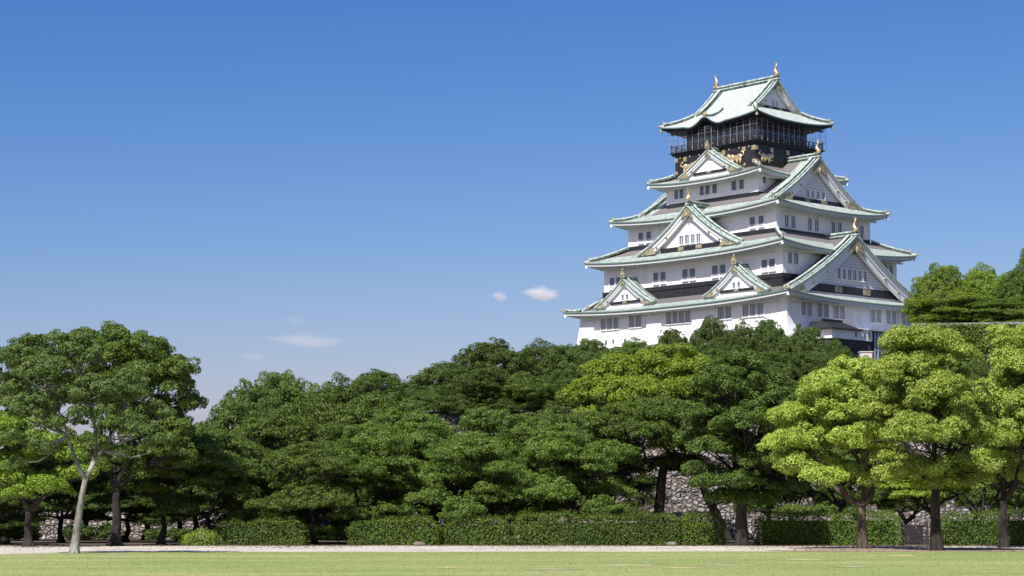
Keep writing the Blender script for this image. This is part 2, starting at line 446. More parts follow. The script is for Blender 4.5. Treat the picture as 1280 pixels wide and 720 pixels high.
def battered_wall(name, x0, x1, y, z0f, z1f, n, label, depth=2.5, batter=0.28, coping=None):
    """stone wall facing the camera, leaning back, with a real top and back"""
    r = empty(name, ((x0 + x1) / 2, y, z0f((x0 + x1) / 2)))
    o = np.array(r.location)
    b = MB()
    def face(a, c):
        x = x0 + (x1 - x0) * a; zb = z0f(x); zt = z1f(x); z = zb + (zt - zb) * c
        jit = 0.10 * math.sin(x * 3.1 + z * 2.2) * math.sin(x * 1.7 - z * 3.3)
        return np.array([x, y + batter * (z - zb) * (1 - 0.25 * c) + jit * (1 if 0 < c < 1 else 0), z]) - o
    def uvf(a, c):
        x = x0 + (x1 - x0) * a; zb = z0f(x); zt = z1f(x)
        return (x, zb + (zt - zb) * c)
    b.grid(face, n, 14, 0, uvf)
    b.grid(lambda a, c: face(a, 1) + np.array([0, depth * c, 0]), n, 1, 0, lambda a, c: (x0 + (x1 - x0) * a, 40 + depth * c))
    for a in (0, 1):
        b.grid(lambda s_, c: face(a, c) * np.array([1, 1 - s_, 1]) + np.array([0, s_ * (face(a, 1)[1] + depth), 0]), 2, 14, 0, lambda s_, c: (70 + s_ * 5, z0f(x0) + c * 9))
    b.build('stone_face', STONE, r)
    if coping:
        k = MB()
        m_ = max(2, int(abs(x1 - x0) / 2))
        k.sweep([face(i / m_, 1) + np.array([0, 0.4, 0.002]) for i in range(m_ + 1)], 0.8, coping)
        k.build('coping', COPING, r)
    return tag(r, label, 'stone wall')
COPING = noise_col(mat('coping_stone', (0.35, 0.34, 0.33), 0.9), (0.17, 0.17, 0.165), (0.34, 0.33, 0.31), 1.5)
battered_wall('retaining_wall', -75, 150, WY, lambda x: -0.1, wall_h, 220, 'long pale granite retaining wall seen through gaps between the middle trees')
battered_wall('ivy_wall', 35.8, 150, 183.5, lambda x: 9.0, lambda x: 18.5 + 0.012 * (x - 33), 110, 'upper stone wall with grey coping, grown over by ivy, at the right edge', coping=0.22)

# ------------------------------------------------------------------ the keep
TH = R(42)
KC = (35.44, 310.0)
keep = empty('castle_keep', (KC[0], KC[1], 14.0), TH)
tag(keep, 'white five-tiered castle keep with pale green copper roofs rising above the trees', 'castle')
KZ = 14.0     # all heights below are world heights; local z = world z - KZ
def K(x, y, z): return (x, y, z - KZ)

class KB(MB):
    def build(s, name, mats, parent=None, smooth=False):
        s.v = [(p[0], p[1], p[2] - KZ) for p in s.v]
        return MB.build(s, name, mats, parent, smooth)

# stone base of the keep
b = KB()
def base_ring(c):
    e = 1.2 + 4.2 * (1 - c) ** 1.4
    return (15.8 + e, 21.0 + e, 13.5 + 12.2 * c)
for sgn in range(4):
    def fn(a, c, s_=sgn):
        X, Y, z = base_ring(c); t = 2 * a - 1
        return [(-X, Y * t, z), (X, -Y * t, z), (X * t, -Y, z), (-X * t, Y, z)][s_]
    b.grid(fn, 30, 10, 0, lambda a, c, s_=sgn: (a * 45 + 60 * s_, c * 13))
b.quad([(-17, -22.2, 25.699), (17, -22.2, 25.699), (17, 22.2, 25.699), (-17, 22.2, 25.699)])
b.build('stone_base', STONE, keep)

def wall_tier(a, bb, z0, z1, flare=None, mtl=PLASTER, name='wall'):
    """a = half length along local y, bb = half width along local x"""
    b = KB()
    prof = [(0.0, z1), (0.0, z0)] if not flare else [(0.0, z1), (0.0, z0 + 3.2), (0.15, z0 + 2.2), (0.45, z0 + 1.1), (flare, z0)]
    for (e0, za), (e1, zb) in zip(prof[:-1], prof[1:]):
        A0, B0, A1, B1 = a + e0, bb + e0, a + e1, bb + e1
        P0 = [(-B0, -A0, za), (B0, -A0, za), (B0, A0, za), (-B0, A0, za)]
        P1 = [(-B1, -A1, zb), (B1, -A1, zb), (B1, A1, zb), (-B1, A1, zb)]
        for k in range(4):
            b.quad([P1[k], P1[(k + 1) % 4], P0[(k + 1) % 4], P0[k]])
    b.quad([(-bb, -a, z1), (bb, -a, z1), (bb, a, z1), (-bb, a, z1)])
    e = prof[-1][0]
    b.quad([(-bb - e, -a - e, z0), (-bb - e, a + e, z0), (bb + e, a + e, z0), (bb + e, -a - e, z0)])
    return b.build(name, mtl, keep)

# plane maps: lateral t, outward o, height z -> local keep coordinates
def PL(B): return lambda t, o, z: (-B - o, t, z)          # long face towards the lawn
def PR(A): return lambda t, o, z: (t, -A - o, z)          # entrance face
def PLb(B): return lambda t, o, z: (B + o, -t, z)
def PRb(A): return lambda t, o, z: (-t, A + o, z)
def pbox(b, P, t0, t1, o0, o1, z0, z1, m=0):
    b.hexa([P(t0, o0, z0), P(t1, o0, z0), P(t1, o1, z0), P(t0, o1, z0), P(t0, o0, z1), P(t1, o0, z1), P(t1, o1, z1), P(t0, o1, z1)], m)

def window(parent, P, t0, t1, z0, z1, bars=0, lattice=False, name='window'):
    b = KB(); fr = 0.10
    pbox(b, P, t0 + 0.02, t1 - 0.02, 0.002, 0.03, z0, z1, 1)                      # pane
    for q in ((t0 - fr, t0), (t1, t1 + fr)): pbox(b, P, q[0], q[1], 0.003, 0.17, z0 - fr, z1 + fr, 0)
    pbox(b, P, t0, t1, 0.003, 0.17, z1, z1 + fr, 0); pbox(b, P, t0, t1, 0.003, 0.2, z0 - fr, z0, 0)
    for k in range(bars):
        c = t0 + (t1 - t0) * (k + 1) / (bars + 1)
        pbox(b, P, c - 0.05, c + 0.05, 0.031, 0.11, z0, z1, 2)
    if lattice:
        h = z0 + (z1 - z0) * 0.34
        pbox(b, P, t0, t1, 0.031, 0.09, z0 + 0.001, h, 3)
        for k in range(2):
            c = t0 + (t1 - t0) * (k + 1) / 3
            pbox(b, P, c - 0.03, c + 0.03, 0.091, 0.11, z0, h, 2)
    return b.build(name, [PLASTER, GLASS, BARS, LATTICE], parent)

def eave_z(z, t, half, up, n=2.5):
    """height of the eave at lateral t: lifted at the corners"""
    return z + up * abs(t / half) ** n * 1.0

def roof(A, B, z, up, prof, a_in, b_in, mt, soffit=0, wall=(0, 0), arch=None, rafter_gap=0.72, name='roof', ridge_m=None):
    """hipped skirt: eave rectangle half sizes A (local y) B (local x), inner rectangle a_in, b_in; prof(d) = rise at distance d from the eave"""
    ridge_m = ridge_m or RIDGE_P
    b = KB(); sm = EAVE_WOOD if not soffit else BLACK
    dA, dB = A - a_in, B - b_in
    FH = 0.2 if soffit else 0.36
    sides = [(PL(0), A, a_in, B, b_in), (PR(0), B, b_in, A, a_in), (PLb(0), A, a_in, B, b_in), (PRb(0), B, b_in, A, a_in)]
    def ez(t, half, side):
        e = eave_z(z, t, half, up)
        if arch and side in (0, 2):
            ac, aw, ah = arch
            q = (t - ac) / aw
            if abs(q) < 1.9:
                e += ah * (math.exp(-(q * 1.35) ** 2 * 1.3) - 0.13 * math.exp(-((abs(q) - 1.35) * 2.4) ** 2))
        return e
    for si, (P, L0, L1, O0, O1) in enumerate(sides):
        run = O0 - O1
        def fn(a, c, P=P, L0=L0, L1=L1, O0=O0, O1=O1, si=si, run=run):
            t = 2 * a - 1
            half = L0 + (L1 - L0) * c
            o = O0 + (O1 - O0) * c
            zz = z + prof(run * c) + (ez(t * L0, L0, si) - z) * (1 - c) ** 1.7
            return P(t * half, o, zz)
        nu = 64
        b.grid(fn, nu, 8, 0, lambda a, c, L0=L0, L1=L1, run=run: ((2 * a - 1) * (L0 + (L1 - L0) * c), run * c * 1.15))
        # tile edge, then fascia, then the soffit rising to the wall
        def e1(a, c, P=P, L0=L0, O0=O0, si=si):
            t = (2 * a - 1) * L0
            return P(t, O0, ez(t, L0, si) - 0.17 * c)
        b.grid(e1, nu, 1, 1)
        def e2(a, c, P=P, L0=L0, O0=O0, si=si):
            t = (2 * a - 1)
            return P(t * (L0 - 0.14 * c), O0 - 0.14 * c, ez(t * L0, L0, si) - 0.17)
        b.grid(e2, nu, 1, 1)
        def e3(a, c, P=P, L0=L0, O0=O0, si=si):
            t = (2 * a - 1)
            return P(t * (L0 - 0.14), O0 - 0.14, ez(t * L0, L0, si) - 0.17 - FH * c)
        b.grid(e3, nu, 1, 2)
        wl_ = wall[0] if si in (0, 2) else wall[1]; wo = wall[1] if si in (0, 2) else wall[0]
        def e4(a, c, P=P, L0=L0, O0=O0, si=si, wl_=wl_, wo=wo):
            t = (2 * a - 1)
            return P(t * ((L0 - 0.14) * (1 - c) + wl_ * c), (O0 - 0.14) * (1 - c) + wo * c, (ez(t * L0, L0, si) - 0.17 - FH) * (1 - c) + (z - 0.12) * c)
        b.grid(e4, nu, 3, 2)
    o = b.build(name, [mt, EDGE, sm], keep)
    # rafters: white painted beam ends under the eave
    rb = KB()
    for si, (P, L0, L1, O0, O1) in enumerate(sides):
        if si > 1: continue
        wo = wall[1] if si == 0 else wall[0]
        n = int(2 * L0 / rafter_gap)
        for k in range(n + 1):
            t = -L0 + 0.3 + (2 * L0 - 0.6) * k / n
            ze = ez(t, L0, si) - 0.17 - FH + 0.03
            inn = max(wo, O0 - 0.14 - 1.7)
            lim = abs(t)
            if lim > (wall[0] if si == 0 else wall[1]): inn = max(inn, O0 - (L0 - lim))
            zi = ze + 0.12 * (O0 - inn)
            w_ = 0.15
            P_ = [P(t - w_, O0 - 0.3, ze - 0.22), P(t + w_, O0 - 0.3, ze - 0.22), P(t + w_, inn, zi - 0.26), P(t - w_, inn, zi - 0.26),
                  P(t - w_, O0 - 0.3, ze - 0.01), P(t + w_, O0 - 0.3, ze - 0.01), P(t + w_, inn, zi - 0.01), P(t - w_, inn, zi - 0.01)]
            rb.hexa(P_, 0)
        pbox(rb, lambda t, o_, zz, P=P: P(t, o_, zz), -L0 * 0.86, L0 * 0.86, O0 - 1.2, O0 - 1.0, z - 0.62, z - 0.4, 0)
    rb.build('rafters', sm, o)
    # corner ridges
    for sx, sy in ((-1, -1), (-1, 1), (1, -1), (1, 1)):
        cr = KB(); pts = []
        for k in range(9):
            c = k / 8
            pts.append((sx * (B - (B - b_in) * c), sy * (A - (A - a_in) * c), z + prof((A - a_in) * c) + up * (1 - c) ** 1.7))
        cr.sweep(pts[1:], 0.5, 0.3, 1); cr.sweep(pts[1:], 0.34, 0.2, 0, 0.3)
        cr.sweep(pts[:2], 0.36, 0.22, 0)
        r = cr.build('corner_ridge', [ridge_m, RIDGE], o)
        en = KB()
        p = pts[1]
        en.ball((p[0], p[1], p[2] + 0.34), (0.2, 0.2, 0.3), 0, 8, 6)
        en.ball((p[0], p[1], p[2] + 0.66), (0.07, 0.07, 0.16), 0, 6, 4)
        en.build('ridge_end_tile', GOLD_OLD, o)
        p = pts[0]; en = KB()
        en.tube([(p[0], p[1], p[2] + 0.1), (p[0] + sx * 0.18, p[1] + sy * 0.18, p[2] + 0.12), (p[0] + sx * 0.32, p[1] + sy * 0.32, p[2] + 0.2)], [0.12, 0.08, 0.04], 6)
        en.build('eave_tip_tile', GOLD_OLD, o)
        bell = KB(); bell.tube([(p[0] * 0.985, p[1] * 0.985, p[2] - 0.4), (p[0] * 0.985, p[1] * 0.985, p[2] - 0.5), (p[0] * 0.985, p[1] * 0.985, p[2] - 0.85)], [0.06, 0.17, 0.22], 8)
        bell.build('corner_bell', GOLD_OLD if soffit else WHITE_WOOD, o)
    return o

def fish(P, t, o, z, h, parent, face=1):
    """gold dolphin-like ridge fish: head down on the ridge, tail curling up"""
    b = KB()
    k = h / 1.8
    body = [(0.42, 0.12), (0.30, 0.22), (0.08, 0.34), (-0.10, 0.62), (-0.13, 0.95), (-0.03, 1.25), (0.12, 1.5), (0.20, 1.72)]
    rad = [0.10, 0.24, 0.33, 0.29, 0.22, 0.16, 0.10, 0.04]
    b.tube([P(t, o + face * q[0] * k, z + q[1] * k) for q in body], [r_ * k for r_ in rad], 10)
    def fin(pts, th=0.045):
        p0 = [P(t - th * k, o + face * q[0] * k, z + q[1] * k) for q in pts]
        p1 = [P(t + th * k, o + face * q[0] * k, z + q[1] * k) for q in pts]
        b.quad(p0); b.quad(p1[::-1])
        for i in range(len(pts)):
            j = (i + 1) % len(pts); b.quad([p0[i], p0[j], p1[j], p1[i]])
    fin([(0.08, 1.4), (0.30, 1.62), (0.44, 1.98), (0.24, 1.84), (0.12, 2.05), (0.0, 1.85), (-0.16, 1.95), (-0.05, 1.6)])
    fin([(-0.3, 0.5), (-0.5, 0.72), (-0.34, 0.8), (-0.42, 1.05), (-0.28, 1.02), (-0.22, 1.3), (-0.08, 1.2), (-0.1, 0.7)])
    fin([(0.5, 0.1), (0.62, 0.34), (0.4, 0.36), (0.3, 0.2)])
    for sgn in (-1, 1):
        b.tube([P(t + sgn * 0.25 * k, o + face * 0.1 * k, z + 0.45 * k), P(t + sgn * 0.5 * k, o - face * 0.05 * k, z + 0.62 * k)], [0.13 * k, 0.03 * k], 6)
        b.ball(P(t + sgn * 0.17 * k, o + face * 0.27 * k, z + 0.38 * k), (0.06 * k,) * 3, 0, 6, 4)
    pbox(b, P, t - 0.35 * k, t + 0.35 * k, o - 0.4 * k, o + 0.45 * k, z - 0.12 * k, z + 0.06 * k)
    return b.build('ridge_fish', GOLD, parent, smooth=True)

def crest(P, t, o, z, h, parent):
    """gold ridge-end ornament of the smaller gables"""
    b = KB()
    pbox(b, P, t - 0.42 * h, t + 0.42 * h, o - 0.12, o + 0.14, z - 0.1, z + 0.55 * h)
    pbox(b, P, t - 0.3 * h, t + 0.3 * h, o - 0.1, o + 0.12, z + 0.55 * h, z + 0.85 * h)
    b.ball(P(t, o, z + 0.95 * h), (0.16, 0.16, 0.26 * h))
    b.ball(P(t, o + 0.16, z + 0.3 * h), (0.2, 0.2, 0.2))
    return b.build('ridge_crest', GOLD_OLD, parent)

def gable(P, t0, w, zb, za, k, back, mt, parent=None, barge=1.0, setb=0.75, over=0.35, band=None, wins=(0, 0, 0, 0, 0), lattice=True, top='fish', toph=1.8, ridge_m=None, extra_roof=True, small=False, ridge_back=None, wing=0.0):
    """gabled end seen from the front. t0 centre, w half width at the foot, zb foot height, za roof apex, concave profile k,
    o=0 is the verge plane, roof runs back `back` metres"""
    ridge_m = ridge_m or RIDGE_P
    H = za - zb
    def zc(q):                       # q = |t-t0|/w
        return za - H * ((1 + k) * q - k * q * q)
    root = KB()
    N = 18
    if extra_roof:
        for s_ in (-1, 1):
            root.grid(lambda a, c, s_=s_: P(t0 + s_ * w * (1 + wing * 0) * (1 - c), over - (back + over) * a, zc(1 - c)), 10, N, 0,
                      lambda a, c: ((back + over) * a, (1 - c) * w * 1.25))
            root.grid(lambda a, c, s_=s_: P(t0 + s_ * w * (1 - c), over - (back + over) * a, zc(1 - c) - 0.22), 2, N, 2)
            root.grid(lambda a, c, s_=s_: P(t0 + s_ * w * (1 - c), over, zc(1 - c) - 0.22 * a), 1, N, 1)
            root.quad([P(t0 + s_ * w, over, zc(1)), P(t0 + s_ * w, -back, zc(1)), P(t0 + s_ * w, -back, zc(1) - 0.22), P(t0 + s_ * w, over, zc(1) - 0.22)], 1)
    else:
        for s_ in (-1, 1):
            root.grid(lambda a, c, s_=s_: P(t0 + s_ * w * (1 - c), over, zc(1 - c) - 0.05 - 0.2 * a), 1, N, 1)
            root.grid(lambda a, c, s_=s_: P(t0 + s_ * w * (1 - c), over - 1.2 * a, zc(1 - c) - 0.25), 2, N, 2)
    g_ = root.build('gable', [mt, EDGE, WHITE_WOOD], parent or keep)
    # rolls along the verge
    vb = KB()
    for s_ in (-1, 1):
        def path(o, dz=0.0, s_=s_, q0=0.0, q1=1.0):
            return [P(t0 + s_ * w * (q0 + (q1 - q0) * i / N), o, zc(q0 + (q1 - q0) * i / N) + dz) for i in range(N + 1)]
        sc = 0.7 if small else 1.0
        vb.sweep(path(over - 0.1), 0.2 * sc, 0.2 * sc, 0)
        vb.sweep(path(over - 0.45 * sc), 0.42 * sc, 0.07 * sc, 1)
        vb.sweep(path(over - 1.05 * sc), 0.34 * sc, 0.09 * sc, 1)
        vb.sweep(path(over - 0.78 * sc), 0.22 * sc, 0.22 * sc, 0)
        vb.sweep(path(over - 1.4 * sc, q1=0.94), 0.56 * sc, 0.34 * sc, 1)
        vb.sweep(path(over - 1.4 * sc, q1=0.94), 0.36 * sc, 0.16 * sc, 0, 0.34 * sc)
        vb.sweep(path(over - 1.85 * sc, q1=0.97), 0.3 * sc, 0.08 * sc, 1)
    vb.build('verge_ridge', [ridge_m, RIDGE], g_)
    for s_ in (-1, 1):
        ve = KB(); ve.ball(P(t0 + s_ * w * 0.955, over - 1.35 * sc, zc(0.955) + 0.35 * sc), (0.24 * sc, 0.24 * sc, 0.36 * sc))
        ve.build('ridge_end_tile', GOLD_OLD, g_)
        ve = KB(); ve.ball(P(t0 + s_ * w * 1.0, over - 0.3, zc(1) + 0.15), (0.13 * sc, 0.13 * sc, 0.2 * sc))
        ve.build('verge_end_tile', GOLD_OLD, g_)
    # main ridge: stacked courses
    rb_ = ridge_back if ridge_back is not None else back
    mr = KB(); hh = 0.55 if small else 0.85
    for i in range(4):
        wd = (0.62, 0.46, 0.56, 0.4)[i] * (0.75 if small else 1)
        pbox(mr, P, t0 - wd / 2, t0 + wd / 2, -rb_, over - 0.05 * i, za - 0.1 + hh * i / 4, za - 0.1 + hh * (i + 1) / 4 - 0.003, 0 if i in (1, 3) else 1)
    mr.build('ridge', [ridge_m, RIDGE], g_)
    # bargeboards: wide white curved boards with a stepped inner moulding
    bb_ = KB()
    for s_ in (-1, 1):
        for (o0, o1, d0, d1, mi) in ((-0.3, 0.12, 0.26, 0.26 + barge * 0.42, 0), (-0.42, 0.0, 0.26 + barge * 0.42 + 0.003, 0.26 + barge, 0)):
            for i in range(N):
                qa, qb = i / N, (i + 1) / N
                qa = min(qa, 0.985); qb = min(qb, 0.985)
                ta, tb = t0 + s_ * w * qa, t0 + s_ * w * qb
                za_, zb_ = zc(qa), zc(qb)
                lo = zb - 0.15
                za0, za1 = max(lo, za_ - d0 * 1.2), max(lo, za_ - d1 * 1.2)
                zb0, zb1 = max(lo, zb_ - d0 * 1.2), max(lo, zb_ - d1 * 1.2)
                if zb0 - zb1 < 0.01: continue
                bb_.hexa([P(ta, o0, za1), P(tb, o0, zb1), P(tb, o1, zb1), P(ta, o1, za1), P(ta, o0, za0), P(tb, o0, zb0), P(tb, o1, zb0), P(ta, o1, za0)], mi)
    bb_.build('bargeboard', WHITE_WOOD, g_)
    # gold apex pendant and studs
    gd = KB()
    hz = zc(0) - 0.3
    q = barge * (0.75 if small else 0.9)
    for s_ in (-1, 1):
        gd.hexa([P(t0, 0.13, hz - 1.35 * q), P(t0 + s_ * 1.5 * q, 0.13, hz - 2.2 * q), P(t0 + s_ * 1.5 * q, 0.22, hz - 2.2 * q), P(t0, 0.22, hz - 1.35 * q),
                 P(t0, 0.13, hz - 0.1), P(t0 + s_ * 1.35 * q, 0.13, hz - 1.25 * q), P(t0 + s_ * 1.35 * q, 0.22, hz - 1.25 * q), P(t0, 0.22, hz - 0.1)])
    gd.ball(P(t0, 0.2, hz - 1.5 * q), (0.22 * q, 0.22 * q, 0.45 * q))
    gd.build('gable_pendant', GOLD_OLD, g_)
    if w > 4:
        for s_ in (-1, 1):
            for qq in ((0.42, 0.62, 0.8) if w > 9 else (0.55,)):
                zz = zc(qq) - (0.26 + barge * 0.62) * 1.2
                if zz > zb + 0.3:
                    gd = KB(); gd.ball(P(t0 + s_ * w * qq, 0.06, zz), (0.2, 0.2, 0.2), 0, 8, 5); gd.build('gold_stud', GOLD_OLD, g_)
            tq = w * 0.985; hw = min(2.6, w * 0.24)
            gd = KB()
            gd.hexa([P(t0 + s_ * tq, 0.13, zb - 0.1), P(t0 + s_ * (tq - hw * 1.5), 0.13, zb - 0.1), P(t0 + s_ * (tq - hw * 1.5), 0.2, zb - 0.1), P(t0 + s_ * tq, 0.2, zb - 0.1),
                     P(t0 + s_ * (tq - 0.2), 0.13, zb + 0.1), P(t0 + s_ * (tq - hw * 1.2), 0.13, zb + hw * 0.42), P(t0 + s_ * (tq - hw * 1.2), 0.2, zb + hw * 0.42), P(t0 + s_ * (tq - 0.2), 0.2, zb + 0.1)])
            gd.build('corner_fitting', GOLD_OLD, g_)
    # the recessed panel
    pn = KB(); op = -setb
    def zp(qx): return zc(qx) - 0.3
    M_ = 24
    for i in range(M_):
        ta = -1 + 2 * i / M_; tb = -1 + 2 * (i + 1) / M_
        zl, zr = zp(abs(ta)), zp(abs(tb))
        lo = zb - 0.4
        if zl < lo and zr < lo: continue
        pts = [P(t0 + w * ta, op, lo), P(t0 + w * tb, op, lo), P(t0 + w * tb, op, max(lo, zr)), P(t0 + w * ta, op, max(lo, zl))]
        pn.quad(pts, 0, [(w * ta, lo), (w * tb, lo), (w * tb, max(lo, zr)), (w * ta, max(lo, zl))])
    # inner moulding
    pn.build('gable_panel', LATTICE if lattice else PLASTER, g_)
    if band:
        z0, z1, hwid = band
        bd = KB(); pbox(bd, P, t0 - hwid, t0 + hwid, op + 0.01, op + 0.16, z0, z1, 0)
        nb = 2 if hwid > 3.5 else 1
        for j in range(nb):
            c = t0 + (0 if nb == 1 else (-1 + 2 * j) * hwid * 0.3)
            pbox(bd, P, c - 0.45 * (hwid / 8 + 0.5), c + 0.45 * (hwid / 8 + 0.5), op + 0.161, op + 0.22, z0 + 0.15 * (z1 - z0), z1 - 0.08 * (z1 - z0), 1)
        bd.build('gable_band', [BLACK, GOLD_OLD], g_)
    n, ww, gap, wz0, wz1 = wins
    PW = lambda t, o, z_: P(t, o + op, z_)
    tot = n * ww + (n - 1) * gap
    for j in range(n):
        a_ = t0 - tot / 2 + j * (ww + gap)
        window(g_, PW, a_, a_ + ww, wz0, wz1, 1 if not small else 0)
    if top == 'fish': fish(P, t0, over - 0.5, za + hh - 0.12, toph, g_)
    elif top == 'crest': crest(P, t0, over - 0.1, za + hh * 0.4, toph, g_)
    return g_, zc

# --- tier 1
w1 = wall_tier(20.5, 15.3, 25.7, 32.0, 1.1)
P1 = PL(15.3); Q1 = PR(20.5)
def group(parent, P, t0, t1, n, z0, z1, bars):
    wd = (t1 - t0 - 0.24 * (n - 1)) / n
    for j in range(n):
        window(parent, P, t0 + j * (wd + 0.24), t0 + j * (wd + 0.24) + wd, z0, z1, bars)
for t0, t1, n in ((12.1, 15.9, 3), (7.4, 9.9, 2), (-2.5, 2.3, 4), (-10.4, -7.8, 2), (-16.3, -12.5, 3)):
    group(w1, P1, t0, t1, n, 29.3, 31.05, 3)
for t0, t1 in ((-12.4, -10.1), (-8.95, -6.5), (-5.25, -2.95), (2.9, 5.25), (6.45, 8.8), (10.0, 12.25)):
    group(w1, Q1, t0, t1, 2, 29.25, 31.1, 3)
def bulge(P, t0, t1):
    b = KB(); d = 0.75
    for (za, oa), (zb, ob) in (((31.75, 0.06), (29.4, 0.42)), ((29.4, 0.42), (28.2, 0.72)), ((28.2, 0.72), (25.8, 1.3))):
        b.hexa([P(t0, 0.002, zb), P(t1, 0.002, zb), P(t1, ob, zb), P(t0, ob, zb), P(t0, 0.002, za), P(t1, 0.002, za), P(t1, oa, za), P(t0, oa, za)])
    b.build('stone_drop_bay', PLASTER, w1)
for t0, t1 in ((17.2, 20.3), (3.2, 6.0), (-5.9, -3.1)): bulge(P1, t0, t1)
for t0, t1 in ((-1.4, 2.3), (13.0, 15.2)): bulge(Q1, t0, t1)
for t in (16.0, 14.4, 12.9, 10.4):
    lp = KB(); pbox(lp, P1, t - 0.08, t + 0.08, 0.3, 0.64, 27.2, 27.75); lp.build('loophole', GLASS, w1)
pr1 = lambda d: 0.38 * d + 0.011 * d * d
r1 = roof(22.4, 17.1, 31.7, 0.75, pr1, 20.5, 15.2, ROOF_LOW, 0, (20.5, 15.3))
def irimoya(A, B, g, z, prof, mt, xwall=0.0, extent=None, bandedge=None):
    """upper part of a hip-and-gable roof: two slopes running up to the ridge"""
    b = KB(); Ag, Bg = A - g, B - g
    for s_ in (-1, 1):
        b.grid(lambda a, c, s_=s_: (s_ * (Bg * (1 - c)), -(Ag + 0.35) + 2 * (Ag + 0.35) * a, z + prof(g + Bg * c)), 40, 14, 0,
               lambda a, c: (-(Ag) + 2 * (Ag) * a, (g + Bg * c) * 1.15))
        b.grid(lambda a, c, s_=s_: (s_ * (Bg * (1 - c)), -(Ag + 0.35) + 2 * (Ag + 0.35) * a, z + prof(g + Bg * c) - 0.25), 2, 14, 1)
    return b.build('roof_slope', [mt, WHITE_WOOD], keep)
def gable_curve(prof, g, B, z):
    """zb, za, k of the concave gable outline that matches a roof profile"""
    w = B - g
    zb = z + prof(g); za = z + prof(B)
    zm = z + prof(g + w / 2); H = za - zb
    # zc(0.5) = za - H*((1+k)/2 - k/4) = zm
    k = ((za - zm) / H - 0.5) * 4
    return w, zb, za, k
def big_gables(A, B, g, z, prof, mt, back, **kw):
    w, zb, za, k = gable_curve(prof, g, B, z)
    out = []
    for P in (PR(A - g), PRb(A - g)):
        k2 = dict(kw)
        if P(0, 0, 0)[1] > 0: k2['wins'] = (0, 0, 0, 0, 0)
        out.append(gable(P, 0, w, zb, za, k, back, mt, extra_roof=False, ridge_back=back, **k2)[0])
    return out

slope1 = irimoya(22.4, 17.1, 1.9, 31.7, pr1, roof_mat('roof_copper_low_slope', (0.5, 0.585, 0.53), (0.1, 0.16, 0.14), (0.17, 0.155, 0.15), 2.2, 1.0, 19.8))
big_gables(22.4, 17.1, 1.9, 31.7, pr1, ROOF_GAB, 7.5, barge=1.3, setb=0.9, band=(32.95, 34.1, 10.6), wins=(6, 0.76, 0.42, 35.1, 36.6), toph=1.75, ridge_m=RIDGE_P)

# --- tier 2
w2 = wall_tier(17.73, 12.88, 35.35, 39.7)
P2 = PL(12.88); Q2 = PR(17.73)
for t0, t1 in ((15.35, 16.4), (13.95, 15.0), (6.15, 7.2), (4.65, 5.75), (0.2, 1.3), (-1.3, -0.2), (-5.7, -4.6), (-7.2, -6.1), (-15.1, -14.0), (-16.5, -15.4)):
    window(w2, P2, t0, t1, 35.75, 37.45, 0, True)
for t0, t1 in ((-11.8, -10.9), (-10.5, -9.55), (9.55, 10.5), (10.9, 11.8)): window(w2, Q2, t0, t1, 36.75, 38.35, 1)
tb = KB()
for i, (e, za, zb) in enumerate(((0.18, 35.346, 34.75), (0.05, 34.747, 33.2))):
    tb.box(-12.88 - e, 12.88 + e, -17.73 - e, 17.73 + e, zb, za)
tb.build('shaded_wall_foot', BLACK, keep)  # wall foot coloured black in place of the shade above the roof
pr2 = lambda d: 0.5 * d + 0.012 * d * d
r2 = roof(19.79, 15.09, 39.1, 0.8, pr2, 14.85, 10.66, ROOF_MID, 0, (17.73, 12.88))

# chidori gables of the lawn side
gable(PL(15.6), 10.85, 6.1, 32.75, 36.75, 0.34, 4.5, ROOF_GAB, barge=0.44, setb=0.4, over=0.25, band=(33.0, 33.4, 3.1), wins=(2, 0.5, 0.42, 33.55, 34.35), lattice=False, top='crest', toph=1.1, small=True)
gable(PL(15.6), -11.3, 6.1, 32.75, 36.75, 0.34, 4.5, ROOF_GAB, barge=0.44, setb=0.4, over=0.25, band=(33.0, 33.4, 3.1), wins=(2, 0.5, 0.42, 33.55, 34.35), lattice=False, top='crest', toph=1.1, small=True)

# --- tier 3
w3 = wall_tier(14.77, 10.58, 42.25, 45.9)
P3 = PL(10.58); Q3 = PR(14.77)
for t0, t1 in ((11.45, 12.5), (9.8, 10.85), (-10.9, -9.85), (-12.55, -11.5)): window(w3, P3, t0, t1, 42.6, 44.2, 0, True)
for t0, t1 in ((-8.9, -8.05), (-7.5, -6.6), (-3.8, -2.95), (-2.3, -1.45), (1.45, 2.3), (2.95, 3.8), (6.6, 7.5), (8.05, 8.9)): window(w3, Q3, t0, t1, 42.45, 44.2, 1)
tb = KB(); tb.box(-10.55, 10.55, -14.74, 14.74, 40.2, 42.247); tb.build('shaded_wall_foot', BLACK, keep)  # black colour imitates the shade where wall meets roof
pr3 = lambda d: 0.42 * d + 0.0186 * d * d
r3 = roof(16.85, 12.55, 45.35, 0.8, pr3, 13.9, 9.6, ROOF_B, 0, (14.77, 10.58))
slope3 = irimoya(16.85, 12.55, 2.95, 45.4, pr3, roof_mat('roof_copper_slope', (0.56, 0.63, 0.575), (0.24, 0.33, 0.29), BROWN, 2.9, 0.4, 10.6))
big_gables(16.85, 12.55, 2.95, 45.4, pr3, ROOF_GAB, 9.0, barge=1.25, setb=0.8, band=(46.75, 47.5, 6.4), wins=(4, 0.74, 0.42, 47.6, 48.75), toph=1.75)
gable(PL(13.6), -0.4, 10.1, 40.2, 46.7, 0.4, 6.5, ROOF_GAB, barge=0.85, setb=0.6, over=0.3, band=(40.15, 40.85, 5.9), wins=(4, 0.78, 0.36, 41.1, 42.4), lattice=False, top='fish', toph=1.6)

